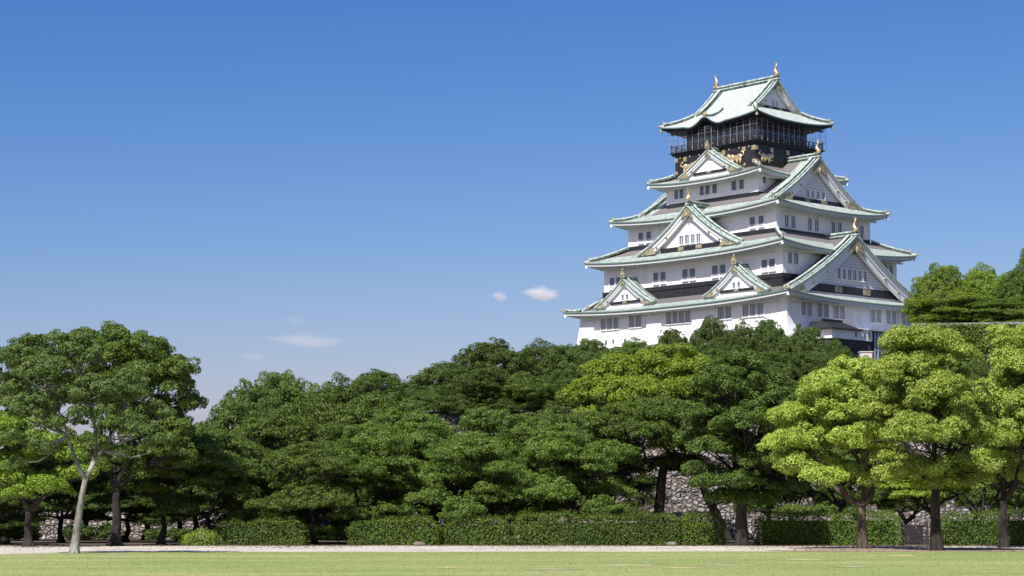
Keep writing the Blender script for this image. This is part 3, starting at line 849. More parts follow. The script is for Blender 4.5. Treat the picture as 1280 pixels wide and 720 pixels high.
# --- tier 4
w4 = wall_tier(9.19, 7.97, 48.35, 51.7)
P4 = PL(7.97); Q4 = PR(9.19)
for t0, t1 in ((6.6, 7.4), (5.5, 6.4), (1.35, 2.2), (0.2, 1.1), (-1.25, -0.3), (-5.05, -4.1), (-6.55, -5.6)): window(w4, P4, t0, t1, 49.0, 50.4, 0)
window(w4, Q4, -7.15, -6.35, 49.6, 50.75, 0)
window(w4, Q4, 6.35, 7.15, 49.6, 50.75, 0)
tb = KB(); tb.box(-7.94, 7.94, -9.16, 9.16, 46.2, 48.347); tb.build('shaded_wall_foot', BLACK, keep)  # shade below the white wall given as black colour
pr4 = lambda d: 0.42 * d + 0.02 * d * d
r4 = roof(11.35, 9.95, 51.0, 0.65, pr4, 8.1, 7.3, ROOF_SMALL, 0, (9.19, 7.97))
gable(PL(9.6), -0.9, 6.0, 51.75, 55.35, 0.22, 2.6, ROOF_GAB, barge=0.45, setb=0.35, over=0.2, band=(51.85, 52.2, 3.2), lattice=False, top='crest', toph=0.95, small=True)

# --- tier 5: black storey with gold animals, balcony, glazed room
w5 = wall_tier(8.0, 7.2, 51.9, 55.75, None, BLACK)
P5 = PL(7.2); Q5 = PR(8.0)
def beast(P, t, z, s_, flip=1):
    """crouching gold animal in relief"""
    b = KB()
    def e(dt, dz, rt, rz, o=0.1, ro=0.16):
        c = P(t + flip * dt * s_, o, z + dz * s_)
        r_ = (rt * s_, ro, rz * s_) if abs(P(1, 0, 0)[0] - P(0, 0, 0)[0]) > 0.5 else (ro, rt * s_, rz * s_)
        b.ball(c, r_, 0, 10, 6)
    e(0, 0, 0.75, 0.32); e(-0.5, 0.08, 0.42, 0.36); e(0.55, 0.1, 0.4, 0.36); e(0.98, 0.22, 0.27, 0.27, 0.14); e(1.02, 0.47, 0.08, 0.1)
    e(-0.62, -0.32, 0.17, 0.32); e(-0.2, -0.36, 0.13, 0.24); e(0.45, -0.36, 0.14, 0.28); e(0.85, -0.3, 0.3, 0.1)
    b.tube([P(t - flip * 0.85 * s_, 0.12, z + 0.1 * s_), P(t - flip * 1.15 * s_, 0.12, z + 0.25 * s_), P(t - flip * 1.05 * s_, 0.12, z + 0.55 * s_), P(t - flip * 0.8 * s_, 0.12, z + 0.62 * s_)], [0.09 * s_] * 4, 6)
    b.build('gold_relief', GOLD, w5, smooth=True)
beast(P5, 5.2, 53.75, 1.35, -1); beast(P5, -4.3, 53.9, 1.4, 1); beast(Q5, -4.9, 53.9, 1.35, 1); beast(Q5, 3.5, 53.6, 1.15, -1)
def flower(P, t, z, r_, sq=False):
    b = KB()
    for k in range(4):
        a = math.pi / 4 + k * math.pi / 2 if not sq else k * math.pi / 2
        pbox(b, P, t + math.cos(a) * r_ * 0.6 - r_ * 0.36, t + math.cos(a) * r_ * 0.6 + r_ * 0.36, 0.02 + 0.01 * k, 0.11 + 0.004 * k, z + math.sin(a) * r_ * 0.6 - r_ * 0.36, z + math.sin(a) * r_ * 0.6 + r_ * 0.36)
    pbox(b, P, t - r_ * 0.3, t + r_ * 0.3, 0.02, 0.17, z - r_ * 0.3, z + r_ * 0.3)
    b.build('gold_fitting', GOLD, w5)
for t in (7.7, 5.9, 2.0, -1.9, -5.9, -7.75): flower(P5, t, 55.05, 0.42)
for t in (7.72, -7.75): flower(P5, t, 53.1, 0.34); 
for t in (6.9, 4.9, 3.0, -3.0, -5.0, -6.9): flower(P5, t, 55.35, 0.16, True)
for t in (-6.9, -3.6, 0, 3.6, 6.9): flower(Q5, t, 55.05, 0.42)
for t in (-6.95, 6.95): flower(Q5, t, 53.1, 0.34)
for t in (1.0, -2.0, -6.0): flower(P5, t, 52.75, 0.26, True)
bal = KB()
bal.box(-7.44, 7.44, -8.49, 8.49, 55.75, 56.05, 0)
bal.box(-7.75, 7.75, -8.8, 8.8, 56.053, 56.2, 0)
ba = bal.build('balcony', BLACK, keep)
rl = KB()
def rail_ring(X, Y, z0, z1, th, m=0):
    rl.box(-X - th, -X, -Y, Y, z0, z1, m); rl.box(X, X + th, -Y, Y, z0, z1, m)
    rl.box(-X - th, X + th, -Y - th, -Y, z0, z1, m); rl.box(-X - th, X + th, Y, Y + th, z0, z1, m)
for z0, z1 in ((57.1, 57.22), (56.75, 56.82), (56.42, 56.5)): rail_ring(7.45, 8.5, z0, z1, 0.1)
for i in range(17):
    t = -8.5 + 17 * i / 16
    for X in (-7.5, 7.5): rl.box(X - 0.07, X + 0.07, t - 0.07, t + 0.07, 56.2, 57.1 if i not in (0, 16) else 57.5, 0)
for i in range(15):
    t = -7.45 + 14.9 * i / 14
    for Y in (-8.55, 8.55): rl.box(t - 0.07, t + 0.07, Y - 0.07, Y + 0.07, 56.2, 57.1, 0)
rl.build('railing', DARKWOOD, ba)
for i in range(9):
    rf = KB(); rf.ball((-7.62, -8.3 + 16.6 * i / 8, 56.62), (0.05, 0.09, 0.09), 0, 6, 4); rf.build('gold_stud', GOLD, ba)
for i in range(8):
    rf = KB(); rf.ball((-7.2 + 14.4 * i / 7, -8.68, 56.62), (0.09, 0.05, 0.09), 0, 6, 4); rf.build('gold_stud', GOLD, ba)
# the room
rm = KB()
rm.box(-5.7, 5.7, -6.8, 6.8, 56.2, 59.9, 1)
for i in range(13):
    t = -6.8 + 13.6 * i / 12
    for X in (-5.72, 5.72): rm.box(X - 0.1, X + 0.1, t - 0.1, t + 0.1, 56.21, 59.8, 0)
for i in range(11):
    t = -5.7 + 11.4 * i / 10
    for Y in (-6.82, 6.82): rm.box(t - 0.1, t + 0.1, Y - 0.1, Y + 0.1, 56.21, 59.8, 0)
for z0, z1, e, m in ((57.15, 57.28, 0.06, 0), (58.5, 58.62, 0.06, 0), (56.2, 57.1, 0.03, 2), (58.65, 59.85, 0.03, 0)):
    rm.box(-5.7 - e, 5.7 + e, -6.8 - e, 6.8 + e, z0 + 0.001 * e, z1, m)
rm.build('lookout_room', [BLACK, PANE, BLACK], keep)
# safety net poles and wires between balcony and eave
npz = KB()
X, Y = 7.85, 8.9
for i in range(15):
    t = -Y + 2 * Y * i / 14
    for s_ in (-1, 1): npz.tube([(s_ * X, t, 56.1), (s_ * X, t, 59.5)], [0.028, 0.028], 5, 0)
for i in range(14):
    t = -X + 2 * X * i / 13
    for s_ in (-1, 1): npz.tube([(t, s_ * Y, 56.1), (t, s_ * Y, 59.5)], [0.028, 0.028], 5, 0)
for z in (57.4, 58.4, 59.3):
    for s_ in (-1, 1):
        npz.tube([(s_ * X, -Y, z), (s_ * X, Y, z)], [0.012] * 2, 4); npz.tube([(-X, s_ * Y, z), (X, s_ * Y, z)], [0.012] * 2, 4)
for s_ in (-1, 1):
    for i in range(68):
        t = -Y + 2 * Y * i / 67; npz.tube([(s_ * X, t, 56.2), (s_ * X, t, 59.4)], [0.004] * 2, 3)
    for i in range(60):
        t = -X + 2 * X * i / 59; npz.tube([(t, s_ * Y, 56.2), (t, s_ * Y, 59.4)], [0.004] * 2, 3)
npz.build('safety_net', NETPOLE, keep)

pr5 = lambda d: 0.5 * d + 0.0325 * d * d
r5 = roof(9.77, 8.69, 59.55, 0.75, pr5, 6.17, 5.09, ROOF_TOP, 1, (6.8, 5.7), arch=(0.7, 2.2, 1.15), rafter_gap=0.5)
slope5 = irimoya(9.77, 8.69, 3.6, 59.55, pr5, ROOF_TOP)
big_gables(9.77, 8.69, 3.6, 59.55, pr5, ROOF_TOP, 6.5, barge=0.75, setb=0.6, band=(61.75, 62.3, 3.6), wins=(2, 0.5, 0.24, 62.42, 63.25), lattice=False, toph=1.75)
for s_ in (-1, 1):      # ridge running up from the arched eave
    kr = KB()
    kp = [(s_ * (8.69 - d), 0.7, 59.55 + pr5(d) + 1.1 * (1 - d / 3.9) ** 2 * (1 if d < 3.6 else 0) + 0.02) for d in (0.25, 1.0, 1.8, 2.6, 3.4, 4.2)]
    kr.sweep(kp, 0.36, 0.3, 1); kr.sweep(kp, 0.26, 0.14, 0, 0.3)
    kr.ball((kp[0][0], kp[0][1], kp[0][2] + 0.35), (0.25, 0.36, 0.42), 2)
    kr.build('arch_ridge', [RIDGE_P, RIDGE, GOLD_OLD], r5)

# entrance wing and lift tower on the right-hand face
ent = empty('entrance_wing', (KC[0], KC[1], 14.0), TH)
tag(ent, 'small white entrance wing with black tiled roof at the foot of the keep', 'building')
eb = KB(); Pe = PR(21.6)
pbox(eb, Pe, -11.0, -5.2, 0.0, 3.2, 25.9, 27.3, 0)
pbox(eb, Pe, -5.19, -2.1, 0.0, 3.15, 25.9, 27.45, 0)
pbox(eb, Pe, -5.25, -2.0, -0.1, 3.3, 27.452, 27.6, 0)
eb.build('wall', PLASTER, ent)
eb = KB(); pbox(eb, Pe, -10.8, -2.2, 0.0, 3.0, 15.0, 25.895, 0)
eb.build('dark_base', noise_col(mat('dark_timber', (0.05, 0.05, 0.055), 0.8), (0.025, 0.025, 0.03), (0.055, 0.05, 0.05), 1.0), ent)  # dark wooden wall
er = KB()
er.hexa([Pe(-11.6, -0.4, 27.3), Pe(-4.9, -0.4, 27.3), Pe(-4.9, 3.7, 27.3), Pe(-11.6, 3.7, 27.3), Pe(-11.0, -0.4, 28.4), Pe(-6.9, -0.4, 28.4), Pe(-6.9, 1.6, 28.4), Pe(-11.0, 1.6, 28.4)])
pbox(er, Pe, -11.7, -4.8, -0.4, 3.8, 27.15, 27.297)
pbox(er, Pe, -11.1, -6.8, 1.4, 1.8, 28.4, 28.65)
er.build('roof', TILE_DARK, ent)
ew = KB()
for t in (-5.8, -3.9, -2.9): pbox(ew, Pe, t - 0.22, t + 0.22, 3.21, 3.24, 26.3, 27.0)
ew.build('window', GLASS, ent)
lift = empty('lift_tower', (KC[0], KC[1], 14.0), TH)
tag(lift, 'steel and glass lift tower beside the castle entrance, half behind the bright tree', 'lift tower')
lb = KB(); Pf = PR(22.2)
pbox(lb, Pf, -1.25, 5.6, 0.0, 2.2, 14.5, 27.3, 0)
lb.build('glass_wall', PANE, lift)
lf = KB()
for t in (-1.3, -0.6, 1.1, 1.9, 3.8, 5.6):
    pbox(lf, Pf, t - 0.12, t + 0.12, 2.21, 2.4, 14.5, 27.35)
for z in (16, 18.2, 20.4, 22.5, 24.6, 26.4): pbox(lf, Pf, -1.4, 5.7, 2.22, 2.37, z, z + 0.16)
for o_ in (0.0, 1.0, 2.2): pbox(lf, Pf, -1.42, -1.26, o_, o_ + 0.18, 14.5, 27.35)
lf.build('frame', STEEL, lift)
lr = KB(); pbox(lr, Pf, -3.4, 7.2, -0.6, 3.0, 27.36, 27.6); lr.build('roof', STEEL, lift)
hut = MB()
hut.box(-1.2, 1.2, -1, 1, 0, 1.9, 0); hut.box(-1.35, 1.35, -1.15, 1.15, 1.9, 2.02, 0); hut.box(-0.5, 0.4, -1.03, -1.001, 0.2, 1.5, 1)
h_ = hut.build('ticket_booth', [mat('booth_paint', (0.62, 0.55, 0.5), 0.8), PANE])
q = at(1083, 276, 448); h_.location = (q[0], q[1], q[2] - 1.2); h_.scale = (0.65, 0.65, 1)
tag(h_, 'small pale booth below the dark entrance wall of the castle', 'booth')

# ------------------------------------------------------------------ trees, hedges and other plants
def quads_mesh(name, V, tint, m):
    n = len(V)
    me = bpy.data.meshes.new(name)
    me.vertices.add(n * 4); me.vertices.foreach_set('co', V.reshape(-1).astype(np.float32))
    me.loops.add(n * 4); me.loops.foreach_set('vertex_index', np.arange(n * 4, dtype=np.int32))
    me.polygons.add(n); me.polygons.foreach_set('loop_start', np.arange(0, n * 4, 4, dtype=np.int32))
    a = me.attributes.new('tint', 'FLOAT', 'FACE'); a.data.foreach_set('value', tint.astype(np.float32))
    me.update(); me.materials.append(m)
    return me

def leaves(P, Nrm, size, rg, aspect=1.9, droop=0.0, flat=0.0):
    """leaf-shaped quads (kites) at P, roughly facing Nrm"""
    n = len(P)
    N = Nrm + rg.normal(0, 0.55, (n, 3)); N[:, 2] += 0.35 + flat
    N /= np.linalg.norm(N, axis=1, keepdims=True)
    T = rg.normal(0, 1, (n, 3)); T[:, 2] -= droop
    T -= (T * N).sum(1, keepdims=True) * N
    T /= np.linalg.norm(T, axis=1, keepdims=True) + 1e-9
    Bn = np.cross(N, T)
    L = size * rg.uniform(0.65, 1.3, (n, 1)); Wd = L / aspect
    fold = N * L * 0.1
    V = np.stack([P - T * L * 0.5, P + Bn * Wd * 0.5 + fold, P + T * L * 0.5, P - Bn * Wd * 0.5 + fold], 1)
    return V

def puffs_on(masses, pr, rg, zmin=-0.35, dens=1.05):
    """round leaf clumps spread over the surface of a few big ellipsoids"""
    out = []
    for mi, (c, r) in enumerate(masses):
        c = np.array(c); r = np.array(r)
        cand = rg.normal(0, 1, (500, 3)); cand /= np.linalg.norm(cand, axis=1, keepdims=True)
        cand = cand[cand[:, 2] > zmin]
        for d in cand:
            p = c + d * np.maximum(r - pr * 0.6, r * 0.35)
            ok = True
            for q, _, _ in out:
                e = (p - q); e[2] *= 1.25
                if e @ e < (pr * dens) ** 2: ok = False; break
            if not ok: continue
            for mj, (c2, r2) in enumerate(masses):
                if mj != mi and (((p - np.array(c2)) / (np.array(r2) * 0.72)) ** 2).sum() < 1: ok = False; break
            if ok: out.append((p, pr * rg.uniform(0.6, 1.25), mi))
    return out

def foliage(puffs, nleaf, size, rg, flat=0.7, subs=15, subr=0.42, droop=0.0, lflat=0.0, aspect=1.9, core=0.0, spread=1.0, zlow=-0.25):
    C = []; Rr = []; D = []; TT = []
    for p, pr, mi in puffs:
        d = rg.normal(0, 1, (subs * 3, 3)); d /= np.linalg.norm(d, axis=1, keepdims=True)
        d = d[d[:, 2] > zlow][:subs]
        cc = p + d * np.array([1, 1, flat]) * pr * rg.uniform(0.6, 1.0, (len(d), 1)) * 0.8 * spread
        C.append(cc); Rr.append(pr * subr * rg.uniform(0.7, 1.25, len(d))); D.append(d); TT.append(rg.uniform(0, 1, len(d)) * 0.35 + rg.uniform(0, 0.25))
    C = np.concatenate(C); Rr = np.concatenate(Rr); D = np.concatenate(D); TT = np.concatenate(TT)
    w = Rr ** 2; idx = rg.choice(len(C), nleaf, p=w / w.sum())
    d = rg.normal(0, 1, (nleaf, 3)) + D[idx] * 0.5; d[:, 2] += 0.25
    d /= np.linalg.norm(d, axis=1, keepdims=True)
    P = C[idx] + d * (Rr[idx, None] * np.array([1, 1, 0.7 if flat > 0.5 else 0.42])) * rg.uniform(0.55, 1.12, (nleaf, 1)) ** 0.6
    V = leaves(P, d, size, rg, aspect, droop, lflat)
    tint = np.clip(TT[idx] + rg.uniform(0, 0.45, nleaf), 0, 1)
    return V, tint

def limb(b, p0, p1, r0, r1, rg, sag=0.0, n=6, sides=7, wig=0.05):
    p0 = np.array(p0, float); p1 = np.array(p1, float); L = np.linalg.norm(p1 - p0)
    pts = []; off = rg.normal(0, wig * L, 3)
    for i in range(n + 1):
        t = i / n
        p = p0 * (1 - t) + p1 * t + off * math.sin(math.pi * t) + np.array([0, 0, sag * L * math.sin(math.pi * t)])
        if 0 < i < n: p = p + rg.normal(0, wig * 0.25 * L, 3)
        pts.append(p)
    b.tube(pts, [r0 + (r1 - r0) * (i / n) ** 0.8 for i in range(n + 1)], sides)
    return pts

def wood(fork, base_r, masses, puffs, rg, lean=None, flare=1.5, trunk_pts=None, twigs=True, branchy=1.0, hubs_in=None):
    b = MB()
    fork = np.array(fork, float)
    if trunk_pts is None:
        mid = fork * 0.5 + rg.normal(0, 0.12, 3) * np.array([1, 1, 0])
        trunk_pts = [(0, 0, -0.15), (0, 0, 0.12), tuple(fork * 0.12 + np.array([0, 0, 0.25])), tuple(mid), tuple(fork)]
    rr = [base_r * flare * 1.15, base_r * flare, base_r * 1.08, base_r * 0.92, base_r * 0.8]
    while len(rr) < len(trunk_pts): rr.append(rr[-1] * 0.92)
    # resample trunk for wobble
    tp = [np.array(q, float) for q in trunk_pts]; P2 = []; R2 = []
    for i in range(len(tp) - 1):
        m_ = 1 if i == 0 else 3
        for k in range(m_):
            t = k / m_; P2.append(tp[i] * (1 - t) + tp[i + 1] * t + (rg.normal(0, base_r * 0.06, 3) if i > 0 else 0)); R2.append(rr[i] * (1 - t) + rr[i + 1] * t)
    P2.append(tp[-1]); R2.append(rr[len(tp) - 1])
    b.tube(P2, R2, 12)
    # root flare
    for k in range(5):
        a = 2 * math.pi * k / 5 + rg.uniform(0, 1)
        b.tube([(math.cos(a) * base_r * 0.5, math.sin(a) * base_r * 0.5, 0.4 * base_r * 3), (math.cos(a) * base_r * 1.3, math.sin(a) * base_r * 1.3, 0.1), (math.cos(a) * base_r * 2.3, math.sin(a) * base_r * 2.3, -0.08)], [base_r * 0.45, base_r * 0.38, base_r * 0.12], 6)
    nodes = []
    cs = [np.array(c, float) - np.array([0, 0, r[2] * 0.35]) for c, r in masses]
    kk = min(4 if len(cs) > 8 else 3, len(cs))
    cen = [cs[q].copy() for q in rg.choice(len(cs), kk, replace=False)]
    for _ in range(6):
        own = [int(np.argmin([np.linalg.norm(q - e) for e in cen])) for q in cs]
        cen = [np.mean([cs[q] for q in range(len(cs)) if own[q] == e], 0) if e in own else cen[e] for e in range(kk)]
    hubs = []
    for e in range(kk):
        if e not in own: hubs.append(tp[-1]); continue
        if hubs_in is not None:
            hubs.append(np.array(hubs_in[int(np.argmin([np.linalg.norm(np.array(h) - cen[e]) for h in hubs_in]))], float)); continue
        h = tp[-1] * 0.48 + cen[e] * 0.52 + rg.normal(0, 0.15, 3)
        start = tp[-1] if rg.uniform() < 0.7 else tp[-1] * 0.7 + tp[-2] * 0.3
        limb(b, start, h, base_r * 0.66 * branchy, base_r * 0.4 * branchy, rg, sag=-0.04, n=6, sides=8, wig=0.05)
        hubs.append(h)
    if hubs_in is not None:
        for h in hubs_in: limb(b, tp[-1], np.array(h, float), base_r * 0.72, base_r * 0.42, rg, sag=-0.03, n=7, sides=9, wig=0.04)
    for q, tgt in enumerate(cs):
        limb(b, hubs[own[q]], tgt, base_r * 0.36 * branchy, base_r * 0.13 * branchy, rg, sag=-0.05, n=6, wig=0.07)
        nodes.append((tgt, hubs[own[q]]))
    if twigs:
        for p, pr, mi in puffs:
            tgt, st = nodes[mi]
            t = rg.uniform(0.35, 1.0); s0 = st * (1 - t) + tgt * t
            limb(b, s0, p + np.array([0, 0, -pr * 0.2]), base_r * 0.17 * branchy, base_r * 0.05, rg, sag=-0.04, n=4, sides=5)
    return b

BARK_D = bark_mat('dark_bark', (0.018, 0.016, 0.013), (0.055, 0.047, 0.038))
BARK_M = bark_mat('brown_bark', (0.045, 0.036, 0.028), (0.13, 0.1, 0.075))
BARK_P = bark_mat('pale_bark', (0.12, 0.11, 0.095), (0.36, 0.34, 0.3), 2.0)
LEAF_LIME = leaf_mat('lime_leaves', (0.15, 0.25, 0.03), (0.46, 0.58, 0.12), trans=0.3)
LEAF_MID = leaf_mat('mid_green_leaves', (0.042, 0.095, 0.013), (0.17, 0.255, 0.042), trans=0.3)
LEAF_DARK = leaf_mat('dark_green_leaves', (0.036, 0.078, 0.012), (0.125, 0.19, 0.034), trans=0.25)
LEAF_PINE = leaf_mat('pine_needles', (0.045, 0.08, 0.014), (0.13, 0.18, 0.04), trans=0.2)
LEAF_FRESH = leaf_mat('fresh_leaves', (0.11, 0.2, 0.018), (0.28, 0.38, 0.05), trans=0.32)
LEAF_AIRY = leaf_mat('airy_leaves', (0.07, 0.14, 0.03), (0.21, 0.3, 0.09), trans=0.38)
LEAF_HEDGE = leaf_mat('hedge_leaves', (0.04, 0.09, 0.01), (0.15, 0.23, 0.025), trans=0.25)
LEAF_OLIVE = leaf_mat('olive_leaves', (0.09, 0.165, 0.015), (0.26, 0.38, 0.05), trans=0.3)

def place_tree(name, crown_me, trunk_me, loc, rz=0.0, sc=(1, 1, 1)):
    r = empty(name, loc, rz); r.scale = sc
    for nm, me in (('trunk', trunk_me), ('crown', crown_me)):
        o = bpy.data.objects.new(nm, me); COL.objects.link(o); o.parent = r
    return r

def park_tree(name, label, cat, group_, px, py, depth, masses_px, fork_px, base_r, pr, leafmat, bark, nleaf, size, seed, flat=0.7, dshift=0.0, depthscale=0.9, droop=0.0, trunk_px=None, subs=15, subr=0.42, dens=1.05, zmin=-0.35, lflat=0.0, aspect=1.9, extra=(), branchy=1.0, zlow=-0.25, hubs_px=None):
    """a tree whose big leaf masses are given where the photo shows them: (px, py, rx, ry[, dy in m])"""
    rg = np.random.default_rng(seed); k = depth / FPX
    x0, y0, _ = at(px, depth)
    def cv(q): return np.array([(q[0] - px) * k, (q[4] if len(q) > 4 else rg.uniform(-0.8, 0.8)), EYE + (HOR - q[1]) * k])
    masses = [(cv(q), np.array([q[2] * k, max(q[2], q[3]) * k * depthscale, q[3] * k])) for q in masses_px]
    puffs = puffs_on(masses, pr, rg, zmin, dens)
    V, tint = foliage(puffs, nleaf, size, rg, flat, subs, subr, droop, lflat, aspect, zlow=zlow)
    cm = quads_mesh('crown', V, tint, leafmat)
    fk = np.array([(fork_px[0] - px) * k, 0, EYE + (HOR - fork_px[1]) * k])
    tpts = None
    if trunk_px:
        tpts = [(0, 0, -0.15), (0, 0, 0.12)] + [((q[0] - px) * k, 0, EYE + (HOR - q[1]) * k) for q in trunk_px]
        fk = np.array(tpts[-1])
    hin = [((q[0] - px) * k, q[2] if len(q) > 2 else 0.0, EYE + (HOR - q[1]) * k) for q in hubs_px] if hubs_px else None
    wb = wood(fk, base_r, masses, puffs, rg, trunk_pts=tpts, branchy=branchy, hubs_in=hin)
    tm = MB.build(wb, 'trunk', bark, None, True)
    me = tm.data; bpy.data.objects.remove(tm)
    return tag(place_tree(name, cm, me, (x0, y0, 0)), label, cat, group_)

# the three bright camphor trees by the path
GC = 'bright camphor trees along the path'
park_tree('camphor_tree', 'leftmost bright lime green tree on the path, with a short brown-footed trunk', 'tree', GC, 1075, 685.5, 103,
    [(1062, 470, 34, 24, 0.2), (1036, 492, 34, 28, -0.6), (1002, 520, 34, 22, 0.4), (984, 556, 32, 22, -0.2), (1050, 520, 36, 26, -1.4), (1074, 556, 38, 26, -2.0), (1092, 508, 34, 30, 0.4), (1020, 575, 30, 16, 1.4), (1104, 566, 28, 22, 0.8), (1045, 585, 24, 12, 1.2), (1010, 552, 40, 30, 1.2), (1100, 535, 34, 36, 1.2), (1088, 600, 26, 10, -0.6), (1050, 545, 60, 36, 1.6), (1075, 500, 46, 40, 1.8), (1000, 590, 26, 12, -0.6), (1075, 592, 34, 12, 0.2), (975, 575, 18, 12, 0.3), (1030, 600, 26, 9, -1)],
    (1075, 634), 0.21, 0.74, LEAF_LIME, BARK_M, 140000, 0.125, 11, flat=0.78, droop=0.8, subr=0.47, trunk_px=[(1074, 660), (1075, 634)], dens=1.08)
park_tree('camphor_tree', 'tallest bright lime green tree on the path with a dark flared trunk', 'tree', GC, 1167, 687.7, 97.4,
    [(1152, 430, 42, 22, 0.2), (1188, 450, 42, 26, -0.2), (1132, 474, 42, 26, -0.8), (1112, 512, 38, 28, 0.4), (1172, 502, 48, 30, -1.6), (1214, 490, 34, 32, 1.0), (1146, 549, 50, 28, -2.2), (1192, 544, 42, 28, -1.2), (1206, 586, 34, 18, -0.8), (1166, 590, 42, 16, -0.4), (1225, 540, 26, 26, 1.6), (1120, 572, 28, 18, 0.8), (1165, 520, 60, 60, 1.8), (1150, 460, 46, 36, 1.8), (1135, 590, 34, 14, 0.6), (1190, 600, 40, 12, 1.2), (1090, 545, 20, 24, 0.9), (1200, 515, 40, 36, 1.2), (1125, 595, 30, 12, 0.2), (1180, 606, 40, 10, 0.4)],
    (1167, 620), 0.22, 0.72, LEAF_LIME, BARK_D, 165000, 0.12, 12, flat=0.78, droop=0.8, subr=0.47, trunk_px=[(1166, 660), (1167, 620), (1170, 600)], dens=1.08)
park_tree('camphor_tree', 'bright lime green tree at the right edge with a thin forking dark trunk', 'tree', GC, 1250, 684, 107,
    [(1268, 428, 38, 24, 0.2), (1280, 462, 42, 28, -0.6), (1252, 500, 34, 28, 0.2), (1288, 515, 44, 32, -1.4), (1262, 548, 44, 28, -1.8), (1240, 575, 30, 20, -0.4), (1300, 570, 40, 28, 0.2), (1322, 500, 36, 50, 0.5), (1276, 596, 30, 14, 0.2), (1280, 520, 56, 66, 1.8), (1232, 545, 24, 24, 0.6), (1225, 600, 22, 10, 0.6)],
    (1252, 630), 0.19, 0.74, LEAF_LIME, BARK_D, 140000, 0.125, 13, flat=0.78, droop=0.8, subr=0.47, trunk_px=[(1249, 655), (1252, 625)], dens=1.08)

# left group
park_tree('airy_tree', 'light airy green tree with pale leaning forked trunk at the lawn edge', 'tree', None, 97, 691.5, 90,
    [(58, 470, 40, 26, -0.6), (22, 450, 34, 22, 0.3), (98, 448, 34, 24, 0.2), (80, 424, 30, 14, 0.5), (118, 492, 36, 24, -1.0), (44, 512, 38, 22, -0.6), (158, 488, 34, 24, 0.2), (90, 528, 30, 16, -0.9), (168, 535, 34, 18, -0.4), (200, 512, 24, 18, 0.5), (8, 490, 26, 26, 0.2), (30, 548, 24, 18, -1.0),
     (62, 560, 22, 14, -0.8), (140, 560, 24, 12, 0.4), (196, 556, 18, 14, -0.2), (14, 580, 18, 14, 0.3), (122, 520, 24, 16, -1.3)],
    (109, 590), 0.15, 0.52, LEAF_AIRY, BARK_P, 50000, 0.12, 21, flat=0.65, trunk_px=[(99, 668), (103, 635), (106, 612), (109, 598)], dens=1.3, subr=0.42, zmin=-0.7, branchy=1.0, droop=0.6,
    hubs_px=[(87, 545, -0.3), (128, 562, 0.1), (116, 530, 0.4)])
park_tree('shade_tree', 'large dark green tree behind the pale-trunked tree', 'tree', 'tall broad trees of the left group', 148, 681.5, 115,
    [(150, 438, 38, 28), (105, 434, 36, 26, 1.0), (188, 448, 30, 28), (212, 476, 34, 30), (168, 478, 48, 36), (150, 460, 66, 34, 1.6), (228, 505, 28, 22), (120, 490, 40, 34, 1.5), (195, 520, 34, 26), (150, 535, 40, 26), (100, 560, 36, 24), (235, 540, 22, 20), (180, 570, 32, 18), (130, 585, 28, 14), (214, 562, 28, 20), (190, 545, 44, 28, 1.2), (232, 580, 26, 18, 0.8), (165, 590, 34, 16, 1)],
    (148, 610), 0.25, 0.8, LEAF_MID, BARK_D, 140000, 0.135, 22, flat=0.9, dens=1.08, zmin=-0.6)
park_tree('shade_tree', 'dark rounded tree rising at the left edge of the photo', 'tree', 'tall broad trees of the left group', 8, 680, 124,
    [(0, 470, 46, 40), (48, 448, 42, 30), (20, 520, 50, 40), (-20, 520, 40, 60), (70, 490, 36, 36), (30, 575, 40, 24), (-10, 590, 40, 30)],
    (10, 610), 0.26, 0.9, LEAF_DARK, BARK_D, 50000, 0.18, 23, flat=0.62)
park_tree('olive_tree', 'yellowish green low tree at the left edge beneath the taller crowns', 'tree', None, 40, 683, 110,
    [(20, 548, 46, 34), (62, 570, 40, 32), (5, 590, 40, 30), (50, 612, 44, 26), (95, 590, 26, 22)],
    (40, 640), 0.2, 0.8, LEAF_OLIVE, BARK_D, 42000, 0.15, 24, flat=0.55)
park_tree('olive_tree', 'low green sapling crown between the pale trunk and the dark tree trunk', 'tree', None, 205, 680, 119,
    [(205, 590, 40, 30), (240, 575, 36, 32), (180, 610, 34, 20), (250, 605, 26, 22)],
    (205, 640), 0.17, 0.8, LEAF_MID, BARK_D, 30000, 0.15, 25, flat=0.5)

